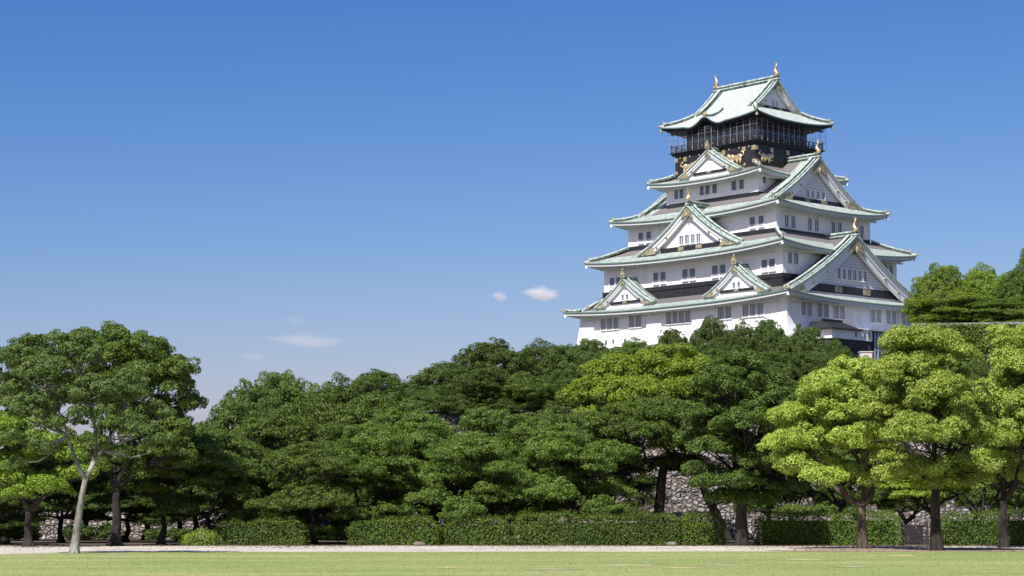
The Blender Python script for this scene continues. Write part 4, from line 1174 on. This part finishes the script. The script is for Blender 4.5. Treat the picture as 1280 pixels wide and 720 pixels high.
# layered cherry trees in the middle row: three kinds, then placed
def variant(seed, kind):
    rg = np.random.default_rng(seed)
    if kind == 'layered':      # about 9 m wide, 7 m tall
        masses = []
        for k in range(10):
            a = rg.uniform(0, 6.28); rr = rg.uniform(0.8, 3.0)
            masses.append((np.array([math.cos(a) * rr, math.sin(a) * rr, rg.uniform(2.0, 5.0) + (3.2 - rr) * 0.3]), np.array([rg.uniform(1.1, 1.9), rg.uniform(1.1, 1.9), rg.uniform(0.6, 1.15)])))
        masses.append((np.array([rg.uniform(-0.8, 0.8), 0, 5.7]), np.array([1.7, 1.7, 0.95])))
        masses += [(np.array([math.cos(a) * rg.uniform(2.8, 3.5), math.sin(a) * 3.2, z]), np.array([1.4, 1.3, rg.uniform(0.5, 0.9)])) for a, z in ((0.3, 2.4), (2.2, 1.9), (3.6, 2.9), (5.0, 1.6), (4.4, 3.8), (4.1, 1.5), (5.6, 2.3), (1.2, 2.6))]
        puffs = puffs_on(masses, 0.7, rg, -0.55, 1.0)
        V, t = foliage(puffs, 85000, 0.125, rg, 0.5, 16, 0.44, 0.3, 0.4, spread=1.3)
        wb = wood((0.1, 0, 1.7), 0.2, masses, puffs, rg, branchy=0.8); lm, bk = LEAF_MID, BARK_D
    elif kind == 'round':      # about 8 m wide, 8 m tall evergreen
        masses = [(np.array([0, 0, 4.6]), np.array([3.0, 3.0, 3.0]))]
        for k in range(8):
            a = k * 0.8 + rg.uniform(0, 0.6); masses.append((np.array([math.cos(a) * 2.4, math.sin(a) * 2.4, rg.uniform(3.0, 6.2)]), np.array([1.5, 1.5, 1.2]) * rg.uniform(0.8, 1.25)))
        masses.append((np.array([rg.uniform(-1, 1), 0, 6.9]), np.array([1.7, 1.7, 1.1])))
        puffs = puffs_on(masses, 0.85, rg, -0.5, 0.98)
        V, t = foliage(puffs, 88000, 0.13, rg, 0.85, 16, 0.38, spread=1.35)
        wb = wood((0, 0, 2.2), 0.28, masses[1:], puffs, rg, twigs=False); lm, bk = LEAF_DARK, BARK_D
    else:                      # pine: open tiers of needle pads
        masses = []
        for k in range(11):
            a = rg.uniform(0, 6.28); z = 2.4 + 4.6 * k / 10; rr = rg.uniform(0.5, 1.0) * (3.6 - 0.28 * z)
            masses.append((np.array([math.cos(a) * rr, math.sin(a) * rr, z]), np.array([1.5, 1.5, 0.45]) * rg.uniform(0.7, 1.15)))
        puffs = puffs_on(masses, 0.62, rg, -0.1, 1.0)
        V, t = foliage(puffs, 40000, 0.13, rg, 0.45, 15, 0.46, 0, 0.3, 2.6)
        wb = wood((0.2, 0, 2.6), 0.24, masses, puffs, rg, branchy=1.2); lm, bk = LEAF_PINE, BARK_M
    o = MB.build(wb, 'trunk', bk, None, True); tm = o.data; bpy.data.objects.remove(o)
    return quads_mesh('crown', V, t, lm), tm
VARS = {(k, i): variant(100 + 10 * j + i, k) for j, k in enumerate(('layered', 'round', 'pine')) for i in range(3 if k != 'pine' else 2)}
RECOL = {}
def recolour(me, m):
    k = (me.name, m.name)
    if k not in RECOL:
        c = me.copy(); c.materials.clear(); c.materials.append(m); RECOL[k] = c
    return RECOL[k]
def put(name, label, group_, kind, i, px, top_py, width_px, depth, gz=0.0, rz=None, leaf=None, natural=None):
    cm, tm = VARS[(kind, i)]
    nat = {'layered': (8.6, 6.9), 'round': (8.2, 8.0), 'pine': (7.0, 7.5)}[kind]
    ht = EYE + (HOR - top_py) / FPX * depth - gz
    w_ = width_px / FPX * depth
    sc = (w_ / nat[0], w_ / nat[0], ht / nat[1])
    if leaf: cm = recolour(cm, leaf)
    if kind == 'round' and depth > 150 and gz > 5:
        gz -= 1.6; ht += 1.6; sc = (sc[0], sc[1], ht / nat[1])
    r = place_tree(name, cm, tm, ((px - 640) / FPX * depth, depth, gz), rz if rz is not None else random.uniform(0, 6.28), sc)
    return tag(r, label, 'tree', group_)

GM = 'layered green trees behind the hedge'
for i, (px, top, wd, dep, v, lab, lf) in enumerate([
    (262, 528, 150, 121, 0, 'spreading green tree over the small light bush at the left of the hedge', None),
    (345, 506, 165, 126, 1, 'layered green tree just left of the first rounded skyline tree', None),
    (395, 545, 150, 119, 2, 'low layered tree drooping over the long shaded hedge', None),
    (455, 522, 170, 122, 0, 'spreading green tree above the gap between the two left hedges', None),
    (540, 508, 180, 127, 2, 'broad layered tree above the short sunlit hedge left of centre', None),
    (595, 535, 160, 119, 1, 'low spreading tree whose boughs touch the hedge near the centre', LEAF_MID),
    (655, 508, 175, 124, 0, 'layered green tree just left of the bright green crown', None),
    (715, 520, 160, 120, 2, 'green tree whose low boughs hang left of the exposed stone wall', None),
    (500, 500, 150, 133, 1, 'layered tree behind, between the sunlit hedge and the hill', None),
    (610, 500, 150, 132, 0, 'layered tree behind, below the largest dome of the hill', None),
    (690, 503, 140, 133, 1, 'layered tree behind, hiding the wall top left of the bright crown', None),
    (985, 520, 130, 135, 1, 'layered tree behind the left boughs of the leftmost bright tree', None),
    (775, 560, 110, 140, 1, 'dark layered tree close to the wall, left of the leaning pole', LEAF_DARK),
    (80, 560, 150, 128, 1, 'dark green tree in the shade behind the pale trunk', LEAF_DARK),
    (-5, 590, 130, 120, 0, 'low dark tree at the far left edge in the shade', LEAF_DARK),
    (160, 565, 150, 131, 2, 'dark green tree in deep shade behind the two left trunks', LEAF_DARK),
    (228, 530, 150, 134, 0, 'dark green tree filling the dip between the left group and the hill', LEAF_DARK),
]):
    put('layered_tree', lab, GM, 'layered', v, px, top, wd, dep, 0, None, lf)

# two big trees in front of the exposed stone wall
park_tree('cherry_tree', 'wide layered green tree with a dark trunk before the exposed stone wall', 'tree', GM, 822, 676, 124,
    [(822, 518, 66, 20), (765, 530, 50, 20), (880, 524, 50, 20), (735, 552, 44, 18), (800, 545, 50, 18, -2), (860, 556, 50, 18, -1.5), (905, 545, 36, 18), (760, 580, 46, 14, -1), (700, 575, 34, 16), (885, 590, 30, 12), (820, 530, 80, 34, 1.8), (745, 560, 50, 22, 1), (715, 600, 30, 16, 0.5), (785, 588, 36, 14, 1.2), (852, 582, 46, 16, 1.0), (875, 550, 50, 24, 1.5)],
    (824, 585), 0.3, 0.72, LEAF_MID, BARK_D, 140000, 0.13, 41, flat=0.62, trunk_px=[(823, 640), (826, 605), (830, 575)], lflat=0.5, dens=1.08)
park_tree('cherry_tree', 'dark layered green tree with a thick trunk standing in front of the hedge', 'tree', GM, 925, 683, 113.5,
    [(920, 480, 56, 26), (965, 505, 46, 26), (890, 520, 44, 22), (935, 535, 50, 22, -2), (985, 545, 36, 18), (890, 565, 40, 18), (950, 580, 44, 18, -1.2), (905, 605, 40, 14, -1), (965, 610, 40, 14), (870, 590, 24, 12), (925, 455, 36, 18), (930, 530, 70, 40, 1.8), (960, 560, 50, 30, 1.4), (895, 545, 40, 30, 1.4), (990, 580, 34, 16, 0.5), (925, 625, 44, 12, 0.8)],
    (928, 600), 0.27, 0.75, LEAF_DARK, BARK_D, 140000, 0.135, 42, flat=0.62, trunk_px=[(925, 640), (927, 605)], lflat=0.4, dens=1.08)
park_tree('young_tree', 'small fresh green tree beside the dark gate under the bright crowns', 'tree', None, 1172, 678, 121,
    [(1110, 610, 34, 14), (1140, 622, 34, 14), (1165, 600, 34, 16), (1090, 596, 26, 12), (1200, 612, 30, 14)],
    (1160, 640), 0.15, 0.6, LEAF_FRESH, BARK_D, 30000, 0.14, 43, flat=0.45, trunk_px=[(1170, 655), (1158, 635)])
park_tree('young_tree', 'slanting dark-limbed tree behind the first bright tree', 'tree', None, 1030, 678, 119,
    [(1010, 590, 34, 14), (1045, 575, 34, 16), (985, 612, 26, 12), (1060, 600, 22, 12)],
    (1060, 610), 0.16, 0.7, LEAF_MID, BARK_D, 22000, 0.15, 44, flat=0.45, trunk_px=[(1040, 655), (1055, 625)])
park_tree('young_tree', 'dark green tree behind the path trees at the right edge', 'tree', None, 1225, 678, 124,
    [(1225, 560, 50, 30), (1265, 600, 44, 22), (1195, 600, 40, 20), (1290, 570, 40, 30), (1240, 520, 50, 30)],
    (1225, 640), 0.2, 0.85, LEAF_DARK, BARK_D, 42000, 0.165, 45, flat=0.55)

# skyline trees on and below the terrace
GH = 'rounded evergreen trees of the hill'
for i, (px, top, wd, dep, kind, v, lab, lf) in enumerate([
    (318, 480, 160, 141, 'round', 0, 'round-topped dark tree, lowest of the skyline left of centre', None),
    (368, 474, 165, 146, 'round', 1, 'mid green skyline tree with a twin-domed top', LEAF_MID),
    (418, 480, 160, 143, 'round', 2, 'dull green skyline tree just left of the small dome', LEAF_MID),
    (475, 464, 110, 158, 'round', 0, 'small dome-shaped dark tree on the skyline', None),
    (452, 500, 160, 140, 'round', 1, 'green tree below the small dark skyline dome', LEAF_MID),
    (520, 480, 110, 160, 'round', 2, 'green skyline tree right of the small dark dome', None),
    (562, 456, 120, 162, 'round', 1, 'dark skyline tree at the left foot of the largest dome', None),
    (508, 505, 160, 142, 'round', 0, 'mid green tree below the skyline left of the hill', LEAF_MID),
    (618, 427, 140, 166, 'round', 0, 'largest domed dark evergreen left of the castle', None),
    (672, 432, 130, 170, 'round', 2, 'dark evergreen joined to the right of the largest dome', None),
    (598, 466, 130, 154.5, 'round', 1, 'dark green tree below the largest dome', None),
    (655, 470, 130, 155, 'round', 2, 'mid green tree in front of the largest dome', LEAF_MID),
    (716, 437, 110, 168, 'round', 1, 'dark tree between the largest dome and the castle wall', None),
    (735, 424, 74, 235, 'round', 0, 'small round tree against the left corner of the castle wall', LEAF_MID),
    (790, 427, 100, 232, 'round', 2, 'low green tree at the foot of the castle wall', LEAF_MID),
    (712, 474, 110, 155.5, 'round', 0, 'dark green tree left of the bright green crown', None),
    (545, 490, 110, 155, 'round', 0, 'dark round tree on the wall top below the left foot of the hill', None),
    (578, 490, 100, 153.8, 'round', 1, 'dark round tree on the wall top, left of centre under the hill', None),
    (625, 500, 110, 154, 'round', 2, 'dark round tree overhanging the middle of the wall top', None),
    (765, 490, 110, 157, 'round', 1, 'dark tree on the wall behind the left part of the bright crown', None),
    (850, 480, 110, 158, 'round', 0, 'dark tree on the wall behind the right part of the bright crown', None),
]):
    d_ = dep; x_ = (px - 640) / FPX * d_
    put('evergreen_tree', lab, GH, kind, v, px, top, wd, d_, terr(x_, d_) if d_ > 152 else 0.0, None, lf)
park_tree('bright_tree', 'bright yellow-green tree on the slope below the castle wall', 'tree', None, 905, 680, 140,
    [(808, 462, 66, 24), (765, 485, 46, 24), (850, 466, 50, 22), (730, 500, 32, 20), (800, 498, 60, 24, -2.5), (862, 492, 46, 20, -2), (745, 520, 34, 14, -1.5), (828, 520, 44, 12, -3), (745, 470, 26, 16), (840, 446, 34, 16), (780, 455, 34, 16), (885, 480, 30, 18)],
    (860, 560), 0.3, 0.85, LEAF_FRESH, BARK_D, 76000, 0.17, 51, flat=0.55, lflat=0.2, dens=1.04)
GK = 'dark evergreens at the foot of the castle'
for i, (px, top, wd, dep, v, lab) in enumerate([
    (845, 415, 80, 238, 1, 'dark evergreen in front of the castle wall, first from the left'),
    (888, 397, 74, 244, 0, 'dark evergreen reaching highest against the white wall'),
    (925, 407, 80, 240, 2, 'dark evergreen in the middle of the row under the castle corner'),
    (965, 403, 84, 244, 1, 'dark evergreen directly below the castle corner'),
    (1008, 408, 86, 240, 0, 'dark evergreen below the entrance face of the castle'),
    (1045, 428, 66, 236, 2, 'dark evergreen beside the dark entrance base'),
    (900, 435, 100, 226, 2, 'dark evergreen lower down in front of the castle row'),
    (960, 440, 110, 224, 0, 'broad dark evergreen lower down below the castle corner'),
    (1020, 445, 100, 226, 1, 'broad dark evergreen lower down near the first bright tree'),
    (845, 445, 90, 222, 0, 'dark evergreen just behind the bright yellow-green crown'),
]):
    put('evergreen_tree', lab, GK, 'round', v, px, top, wd, dep, 14.5, None, None)
GP = 'pines and trees above the ivy wall'
for i, (px, top, wd, dep, kind, v, lab, lf) in enumerate([
    (1180, 330, 96, 204, 'round', 0, 'spreading green tree overlapping the right edge of the castle', LEAF_OLIVE),
    (1228, 336, 110, 207, 'round', 2, 'green spreading tree above the middle of the ivy wall', LEAF_OLIVE),
    (1200, 362, 120, 200, 'layered', 2, 'green tree just above the wall coping', LEAF_OLIVE),
    (1262, 345, 100, 212, 'round', 1, 'dull green tree above the ivy wall near the right edge', LEAF_OLIVE),
    (1300, 305, 90, 200, 'round', 0, 'tall tree cut off by the right edge of the photo', LEAF_MID),
    (1255, 372, 110, 197, 'layered', 0, 'low green tree behind the coping at the right edge', LEAF_MID),
    (1160, 378, 66, 200, 'pine', 0, 'small pine where the wall coping begins beside the castle', LEAF_FRESH),
]):
    put('pine_tree' if kind == 'pine' else 'evergreen_tree', lab, GP, kind, v, px, top, wd, dep, 18.2, None, lf)
GR = 'green trees on the slope behind the bright trees'
for i, (px, top, wd, dep, v, lab, lf) in enumerate([
    (1105, 468, 130, 150.0 + 12, 1, 'dark tree on the slope between the first two bright crowns', None),
    (1225, 455, 100, 172, 2, 'green tree at the foot of the ivy wall', LEAF_MID),
    (1010, 480, 130, 160, 0, 'dark tree on the terrace left of the first bright crown', LEAF_MID),
    (930, 462, 120, 164, 2, 'dark tree on the terrace behind the thick-trunked tree', None),
    (890, 455, 110, 190, 1, 'dark green tree midway up between the thick-trunked tree and the castle', None),
    (965, 458, 120, 186, 0, 'dark green tree midway up behind the dark evergreens of the castle', None),
    (1045, 458, 110, 188, 2, 'dark green tree midway up beside the lift tower', None),
    (1110, 478, 110, 180, 0, 'green tree midway up between the two bright crowns', LEAF_MID),
    (1140, 416, 80, 181, 0, 'green tree covering the left end of the ivy wall', LEAF_MID),
    (1165, 455, 90, 178, 1, 'green tree below the left end of the ivy wall', LEAF_MID),
    (1280, 455, 110, 176, 0, 'green tree at the right edge below the ivy wall', LEAF_MID),
]):
    x_ = (px - 640) / FPX * dep
    put('evergreen_tree', lab, GR, 'round', v, px, top, wd, dep, terr(x_, dep), None, lf)

# deep shade trees close to the foot of the wall
GS = 'dark trees at the foot of the stone wall'
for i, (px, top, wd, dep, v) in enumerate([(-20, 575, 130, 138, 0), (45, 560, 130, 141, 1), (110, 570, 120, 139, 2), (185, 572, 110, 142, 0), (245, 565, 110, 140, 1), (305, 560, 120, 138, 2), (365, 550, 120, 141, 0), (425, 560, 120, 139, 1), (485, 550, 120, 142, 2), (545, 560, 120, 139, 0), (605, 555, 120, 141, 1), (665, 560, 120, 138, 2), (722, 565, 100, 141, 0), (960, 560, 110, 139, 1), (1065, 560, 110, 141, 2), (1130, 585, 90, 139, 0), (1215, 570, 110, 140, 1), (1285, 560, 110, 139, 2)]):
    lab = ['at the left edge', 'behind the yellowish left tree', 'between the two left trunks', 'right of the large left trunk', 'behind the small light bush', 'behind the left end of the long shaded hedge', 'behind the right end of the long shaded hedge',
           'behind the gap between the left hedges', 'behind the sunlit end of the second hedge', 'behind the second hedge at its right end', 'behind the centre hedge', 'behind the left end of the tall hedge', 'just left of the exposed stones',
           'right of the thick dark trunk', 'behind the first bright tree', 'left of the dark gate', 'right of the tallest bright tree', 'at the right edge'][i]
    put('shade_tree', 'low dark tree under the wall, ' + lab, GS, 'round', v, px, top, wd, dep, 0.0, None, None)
# hedges
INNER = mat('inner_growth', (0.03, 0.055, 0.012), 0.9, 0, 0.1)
def leafy_block(name, label, cat, group_, x0, x1, y0, y1, h, m, dens, size, seed, top_wave=0.07, rough=0.085, round_=0.25):
    rg = np.random.default_rng(seed); L = x1 - x0; D = y1 - y0
    areas = np.array([L * h, L * D, D * h * 2, L * h * 0.3]); n = int(areas.sum() * dens)
    f_ = rg.choice(4, n, p=areas / areas.sum()); a = rg.uniform(0, 1, n); c = rg.uniform(0, 1, n)
    P = np.zeros((n, 3)); N = np.zeros((n, 3))
    s = rg.integers(0, 2, n)
    P[:, 0] = np.where(f_ == 2, s * L, a * L); P[:, 1] = np.where(f_ == 0, 0, np.where(f_ == 1, c * D, np.where(f_ == 2, a * D, D)))
    P[:, 2] = np.where(f_ == 1, h, c * h)
    N[:, 0] = np.where(f_ == 2, s * 2 - 1, 0); N[:, 1] = np.where(f_ == 0, -1, np.where(f_ == 3, 1, 0)); N[:, 2] = (f_ == 1)
    lump = 0.10 * np.sin(P[:, 0] * 2.3 + seed) * np.sin(P[:, 2] * 3.1 + P[:, 1] * 2) + 0.05 * np.sin(P[:, 0] * 5.7 + 1) * np.sin(P[:, 2] * 6.3)
    P += N * (lump[:, None] + rg.normal(0, rough, (n, 1)))
    P[:, 2] += top_wave * np.sin(P[:, 0] * 0.9 + seed) * (P[:, 2] / h)
    # rounded ends and edges
    e = np.minimum(P[:, 0], L - P[:, 0]); q = np.clip(1 - e / 0.9, 0, 1) ** 2
    P[:, 2] -= q * round_ * 1.5 * (P[:, 2] / h)
    e = np.minimum(P[:, 1], D - P[:, 1]); q = np.clip(1 - np.maximum(e, 0) / 0.35, 0, 1) ** 2
    P[:, 2] -= np.where(f_ == 1, q * 0.12, 0)
    P[:, 2] += 0.06 * np.sin(P[:, 0] * 2.9 + seed * 2) * (P[:, 2] / h) + np.where(rg.uniform(0, 1, n) < 0.02, rg.uniform(0, 0.2, n), 0) * (f_ == 1)
    P[:, 2] = np.maximum(P[:, 2], 0.01)
    V = leaves(P, N, size, rg, 1.7)
    clump = 0.5 + 0.5 * np.sin(P[:, 0] * 1.1 + seed) * np.sin(P[:, 0] * 0.37 + P[:, 2] * 1.3)
    t = np.clip(rg.uniform(0, 0.6, n) + 0.4 * clump, 0, 1)
    r = empty(name, (x0, y0, 0))
    me = quads_mesh('foliage', V, t, m); o = bpy.data.objects.new('foliage', me); COL.objects.link(o); o.parent = r
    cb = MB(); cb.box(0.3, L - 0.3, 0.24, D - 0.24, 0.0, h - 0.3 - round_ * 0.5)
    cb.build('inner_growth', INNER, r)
    return tag(r, label, cat, group_)
HM = FPX / 115.0
def hx(px, d=115): return (px - 640) / FPX * d
GHD = 'clipped hedges behind the path'
for i, (a, c, h, d, lab) in enumerate([
    (272, 384, 1.35, 116.5, 'long shaded clipped hedge right of the small light bush'),
    (438, 549, 1.38, 115.0, 'clipped hedge with a sunlit left end, left of centre'),
    (556, 636, 1.42, 115.4, 'dark shaded clipped hedge at the centre of the photo'),
    (643, 848, 1.66, 114.8, 'tall neat clipped hedge in front of the exposed stone wall'),
    (851, 903, 1.72, 114.8, 'clipped hedge segment left of the thick dark trunk'),
    (947, 1124, 1.78, 114.8, 'long clipped hedge behind the first bright tree'),
    (1176, 1330, 1.78, 114.8, 'clipped hedge right of the dark gate'),
]):
    leafy_block('hedge', lab, 'hedge', GHD, hx(a, d), hx(c, d), d, d + 1.5, h, LEAF_HEDGE, 330, 0.095, 60 + i)
leafy_block('bush', 'small light green clipped bush alone beside the path at the left', 'bush', None, hx(233, 113.9), hx(271, 113.9), 113.9, 115.2, 0.72, LEAF_FRESH, 380, 0.085, 71, round_=0.12)
# undergrowth behind the hedges
GU = 'dark shrubs in the shade behind the path'
for i, (px, wd, h, d, lab) in enumerate([
    (410, 58, 1.15, 119, 'dark low shrub filling the gap between the two left hedges'),
    (20, 60, 1.1, 122, 'dark shrub in the shade at the far left edge'),
    (115, 60, 1.2, 126, 'dark shrub in shade between the two left trunks'),
    (215, 60, 0.9, 128, 'dark shrub behind the small light bush'),
    (320, 120, 1.9, 124, 'dark shrub behind the long shaded hedge'),
    (500, 130, 2.0, 124, 'dark shrub behind the sunlit-ended hedge'),
    (620, 110, 1.9, 124, 'dark shrub behind the shaded hedge at the centre'),
]):
    rg = np.random.default_rng(300 + i); w_ = wd / FPX * d
    ms = [(np.array([rg.uniform(-0.5, 0.5) * w_ * 0.7, rg.uniform(-0.5, 0.5), h * 0.45]), np.array([w_ * 0.3, 0.9, h * 0.5])) for _ in range(4)]
    pf = puffs_on(ms, 0.38, rg, -0.6, 1.0)
    V, t = foliage(pf, 9000, 0.11, rg, 0.7)
    V[:, :, 2] = np.maximum(V[:, :, 2], 0.0)
    o = bpy.data.objects.new('shrub', quads_mesh('shrub', V, t, LEAF_DARK)); COL.objects.link(o); o.location = (hx(px, d), d, 0)
    tag(o, lab, 'shrub', GU)

# ivy on the upper wall
rg = np.random.default_rng(77)
n = 30000
X_ = rg.uniform(37, 58, n); Z_ = rg.uniform(9.3, 18.7, n)
keep_ = np.sin(X_ * 0.7) * np.sin(Z_ * 0.9 + X_ * 0.3) + rg.uniform(-0.5, 0.7, n) + (Z_ - 12) * 0.12 > -0.25
X_ = X_[keep_]; Z_ = Z_[keep_]; n = len(X_)
P = np.stack([X_, 183.5 + 0.28 * (Z_ - 9) * (1 - 0.25 * (Z_ - 9) / 9.6) - 0.28 + rg.normal(0, 0.08, n), Z_], 1)
V = leaves(P, np.tile([0, -1.0, 0.2], (n, 1)), 0.24, rg, 1.3)
o = bpy.data.objects.new('ivy', quads_mesh('ivy', V, rg.uniform(0, 1, n), LEAF_HEDGE)); COL.objects.link(o)
tag(o, 'thick green ivy hanging over the upper stone wall at the right', 'ivy')

# fallen leaves on the path, thick under the trees
rg = np.random.default_rng(5); n = 16000
X_ = rg.uniform(-32, 32, n); Y_ = 94 + 21 * rg.uniform(0, 1, n) ** 0.7
w_ = 0.12 + 0.9 * (np.abs(np.sin(X_ * 0.23 + 1.1)) ** 3) * (Y_ > 104) + 0.9 * np.exp(-((X_ - 21) / 7) ** 2) + 0.8 * (Y_ > 111.5)
k_ = rg.uniform(0, 1, n) < w_ * 0.7
X_ = X_[k_]; Y_ = Y_[k_]; n = len(X_)
V = leaves(np.stack([X_, Y_, np.full(n, 0.03)], 1), np.tile([0, 0, 3.0], (n, 1)), 0.11, rg, 1.6)
o = bpy.data.objects.new('fallen_leaves', quads_mesh('fallen_leaves', V, rg.uniform(0, 1, n), leaf_mat('dry_leaves', (0.07, 0.045, 0.025), (0.28, 0.2, 0.1), trans=0.1))); COL.objects.link(o)
tag(o, 'brown fallen leaves scattered over the pale path and under the trees', 'fallen leaves', kind='stuff')

# gate between the hedges, leaning prop, low stone edging
gt = empty('gate', (hx(1141), 115.2, 0))
tag(gt, 'dark barred gate between the hedges behind the tallest bright tree', 'gate')
W2 = 31 / HM / 2
gb = MB()
for s_ in (-1, 1): gb.box(s_ * W2 - 0.06, s_ * W2 + 0.06, -0.06, 0.06, 0, 1.25)
gb.build('post', DARKWOOD, gt)
gb = MB()
for z in (0.2, 1.05): gb.box(-W2 + 0.06, W2 - 0.06, -0.03, 0.03, z, z + 0.07)
gb.build('rail', DARKWOOD, gt)
gb = MB()
for k in range(9):
    t = -W2 + 0.06 + (2 * W2 - 0.12) * (k + 0.5) / 9
    gb.box(t - 0.025, t + 0.025, -0.02, 0.02, 0.05, 1.15)
gb.build('bars', DARKWOOD, gt)
pale = MB(); pale.box(-0.7, 0.7, 0, 0.2, 0, 1.0); pale.box(-0.76, 0.76, -0.05, 0.25, 1.0, 1.07)
o = pale.build('concrete_panel', mat('pale_concrete', (0.42, 0.38, 0.34), 0.9)); o.location = (hx(1136, 122), 122, 0)
tag(o, 'pale concrete screen seen through the dark gate', 'screen')
pp = MB(); pp.tube([(0, 0, 0), (0.22, 0.3, 1.5), (0.5, 0.7, 3.3)], [0.09, 0.085, 0.07], 8)
o = pp.build('leaning_pole', BARK_M, smooth=True); o.location = (hx(800, 122), 122, 0)
tag(o, 'bare brown pole leaning beside the dark trunk before the stone wall', 'pole')
rg = np.random.default_rng(91)
STN = noise_col(mat('edge_stone', (0.2, 0.18, 0.15), 0.9), (0.12, 0.105, 0.085), (0.26, 0.23, 0.19), 3.0)
for i, (px, lab) in enumerate([(838, 'small grey stone at the foot of the tall neat hedge'), (524, 'low heap of pale stone on the path edge left of centre')]):
    b = MB(); 
    def fn(a, c):
        th = c * math.pi; an = a * 2 * math.pi
        k = 1 + 0.18 * math.sin(3 * an + i) * math.sin(th) + 0.1 * math.sin(5 * an + 2 * i)
        return (0.3 * k * math.sin(th) * math.cos(an), 0.22 * k * math.sin(th) * math.sin(an), 0.1 - 0.13 * math.cos(th))
    b.grid(fn, 12, 7); o = b.build('stone', STN, smooth=False); o.location = (hx(px, 113.2), 113.2, 0)
    tag(o, lab, 'stone', 'stones along the path edge')

# small clouds far away
def cloud_mat(dens):
    m = bpy.data.materials.new('cloud'); m.use_nodes = True; T = m.node_tree; L = T.links
    for n_ in list(T.nodes):
        if n_.type == 'BSDF_PRINCIPLED': T.nodes.remove(n_)
    out = T.nodes['Material Output']
    pv = nd(m, 'ShaderNodeVolumePrincipled'); pv.inputs['Color'].default_value = (1.0, 0.97, 0.98, 1); pv.inputs['Anisotropy'].default_value = 0.0
    tc = nd(m, 'ShaderNodeTexCoord')
    ln = nd(m, 'ShaderNodeVectorMath', operation='LENGTH'); L.new(tc.outputs['Object'], ln.inputs[0])
    nz = nd(m, 'ShaderNodeTexNoise'); nz.inputs['Scale'].default_value = 1.8; nz.inputs['Detail'].default_value = 5
    L.new(tc.outputs['Object'], nz.inputs['Vector'])
    ad = nd(m, 'ShaderNodeMath', operation='MULTIPLY_ADD'); ad.inputs[1].default_value = 1.3; L.new(nz.outputs[0], ad.inputs[0]); L.new(ln.outputs['Value'], ad.inputs[2])
    mr = nd(m, 'ShaderNodeMapRange', interpolation_type='SMOOTHSTEP'); mr.inputs[1].default_value = 0.75; mr.inputs[2].default_value = 1.35; mr.inputs[3].default_value = dens; mr.inputs[4].default_value = 0
    L.new(ad.outputs[0], mr.inputs[0]); L.new(mr.outputs[0], pv.inputs['Density']); L.new(pv.outputs[0], out.inputs['Volume'])
    return m
CM = cloud_mat(0.11); CM2 = cloud_mat(0.013)
for px, py, rx, ry, m_, lab in ((678, 368, 38, 14, CM, 'largest of the small pinkish clouds, close to the castle'), (625, 371, 17, 11, CM, 'tiny round pinkish cloud left of the largest small cloud'),
                            (368, 401, 26, 10, CM2, 'faint small cloud high over the dip in the left treeline'), (385, 427, 85, 14, CM2, 'long faint streak of cloud above the left treeline'), (316, 447, 34, 8, CM2, 'faintest low cloud just above the left treeline')):
    d = 2200.0; b = MB(); b.ball((0, 0, 0), (1, 1, 1), 0, 20, 12)
    o = b.build('cloud', m_, smooth=True); o.location = at(px, d, py); k = d / FPX
    o.scale = (rx * k, rx * k * 0.8, ry * k)
    tag(o, lab, 'cloud', 'small clouds over the trees')
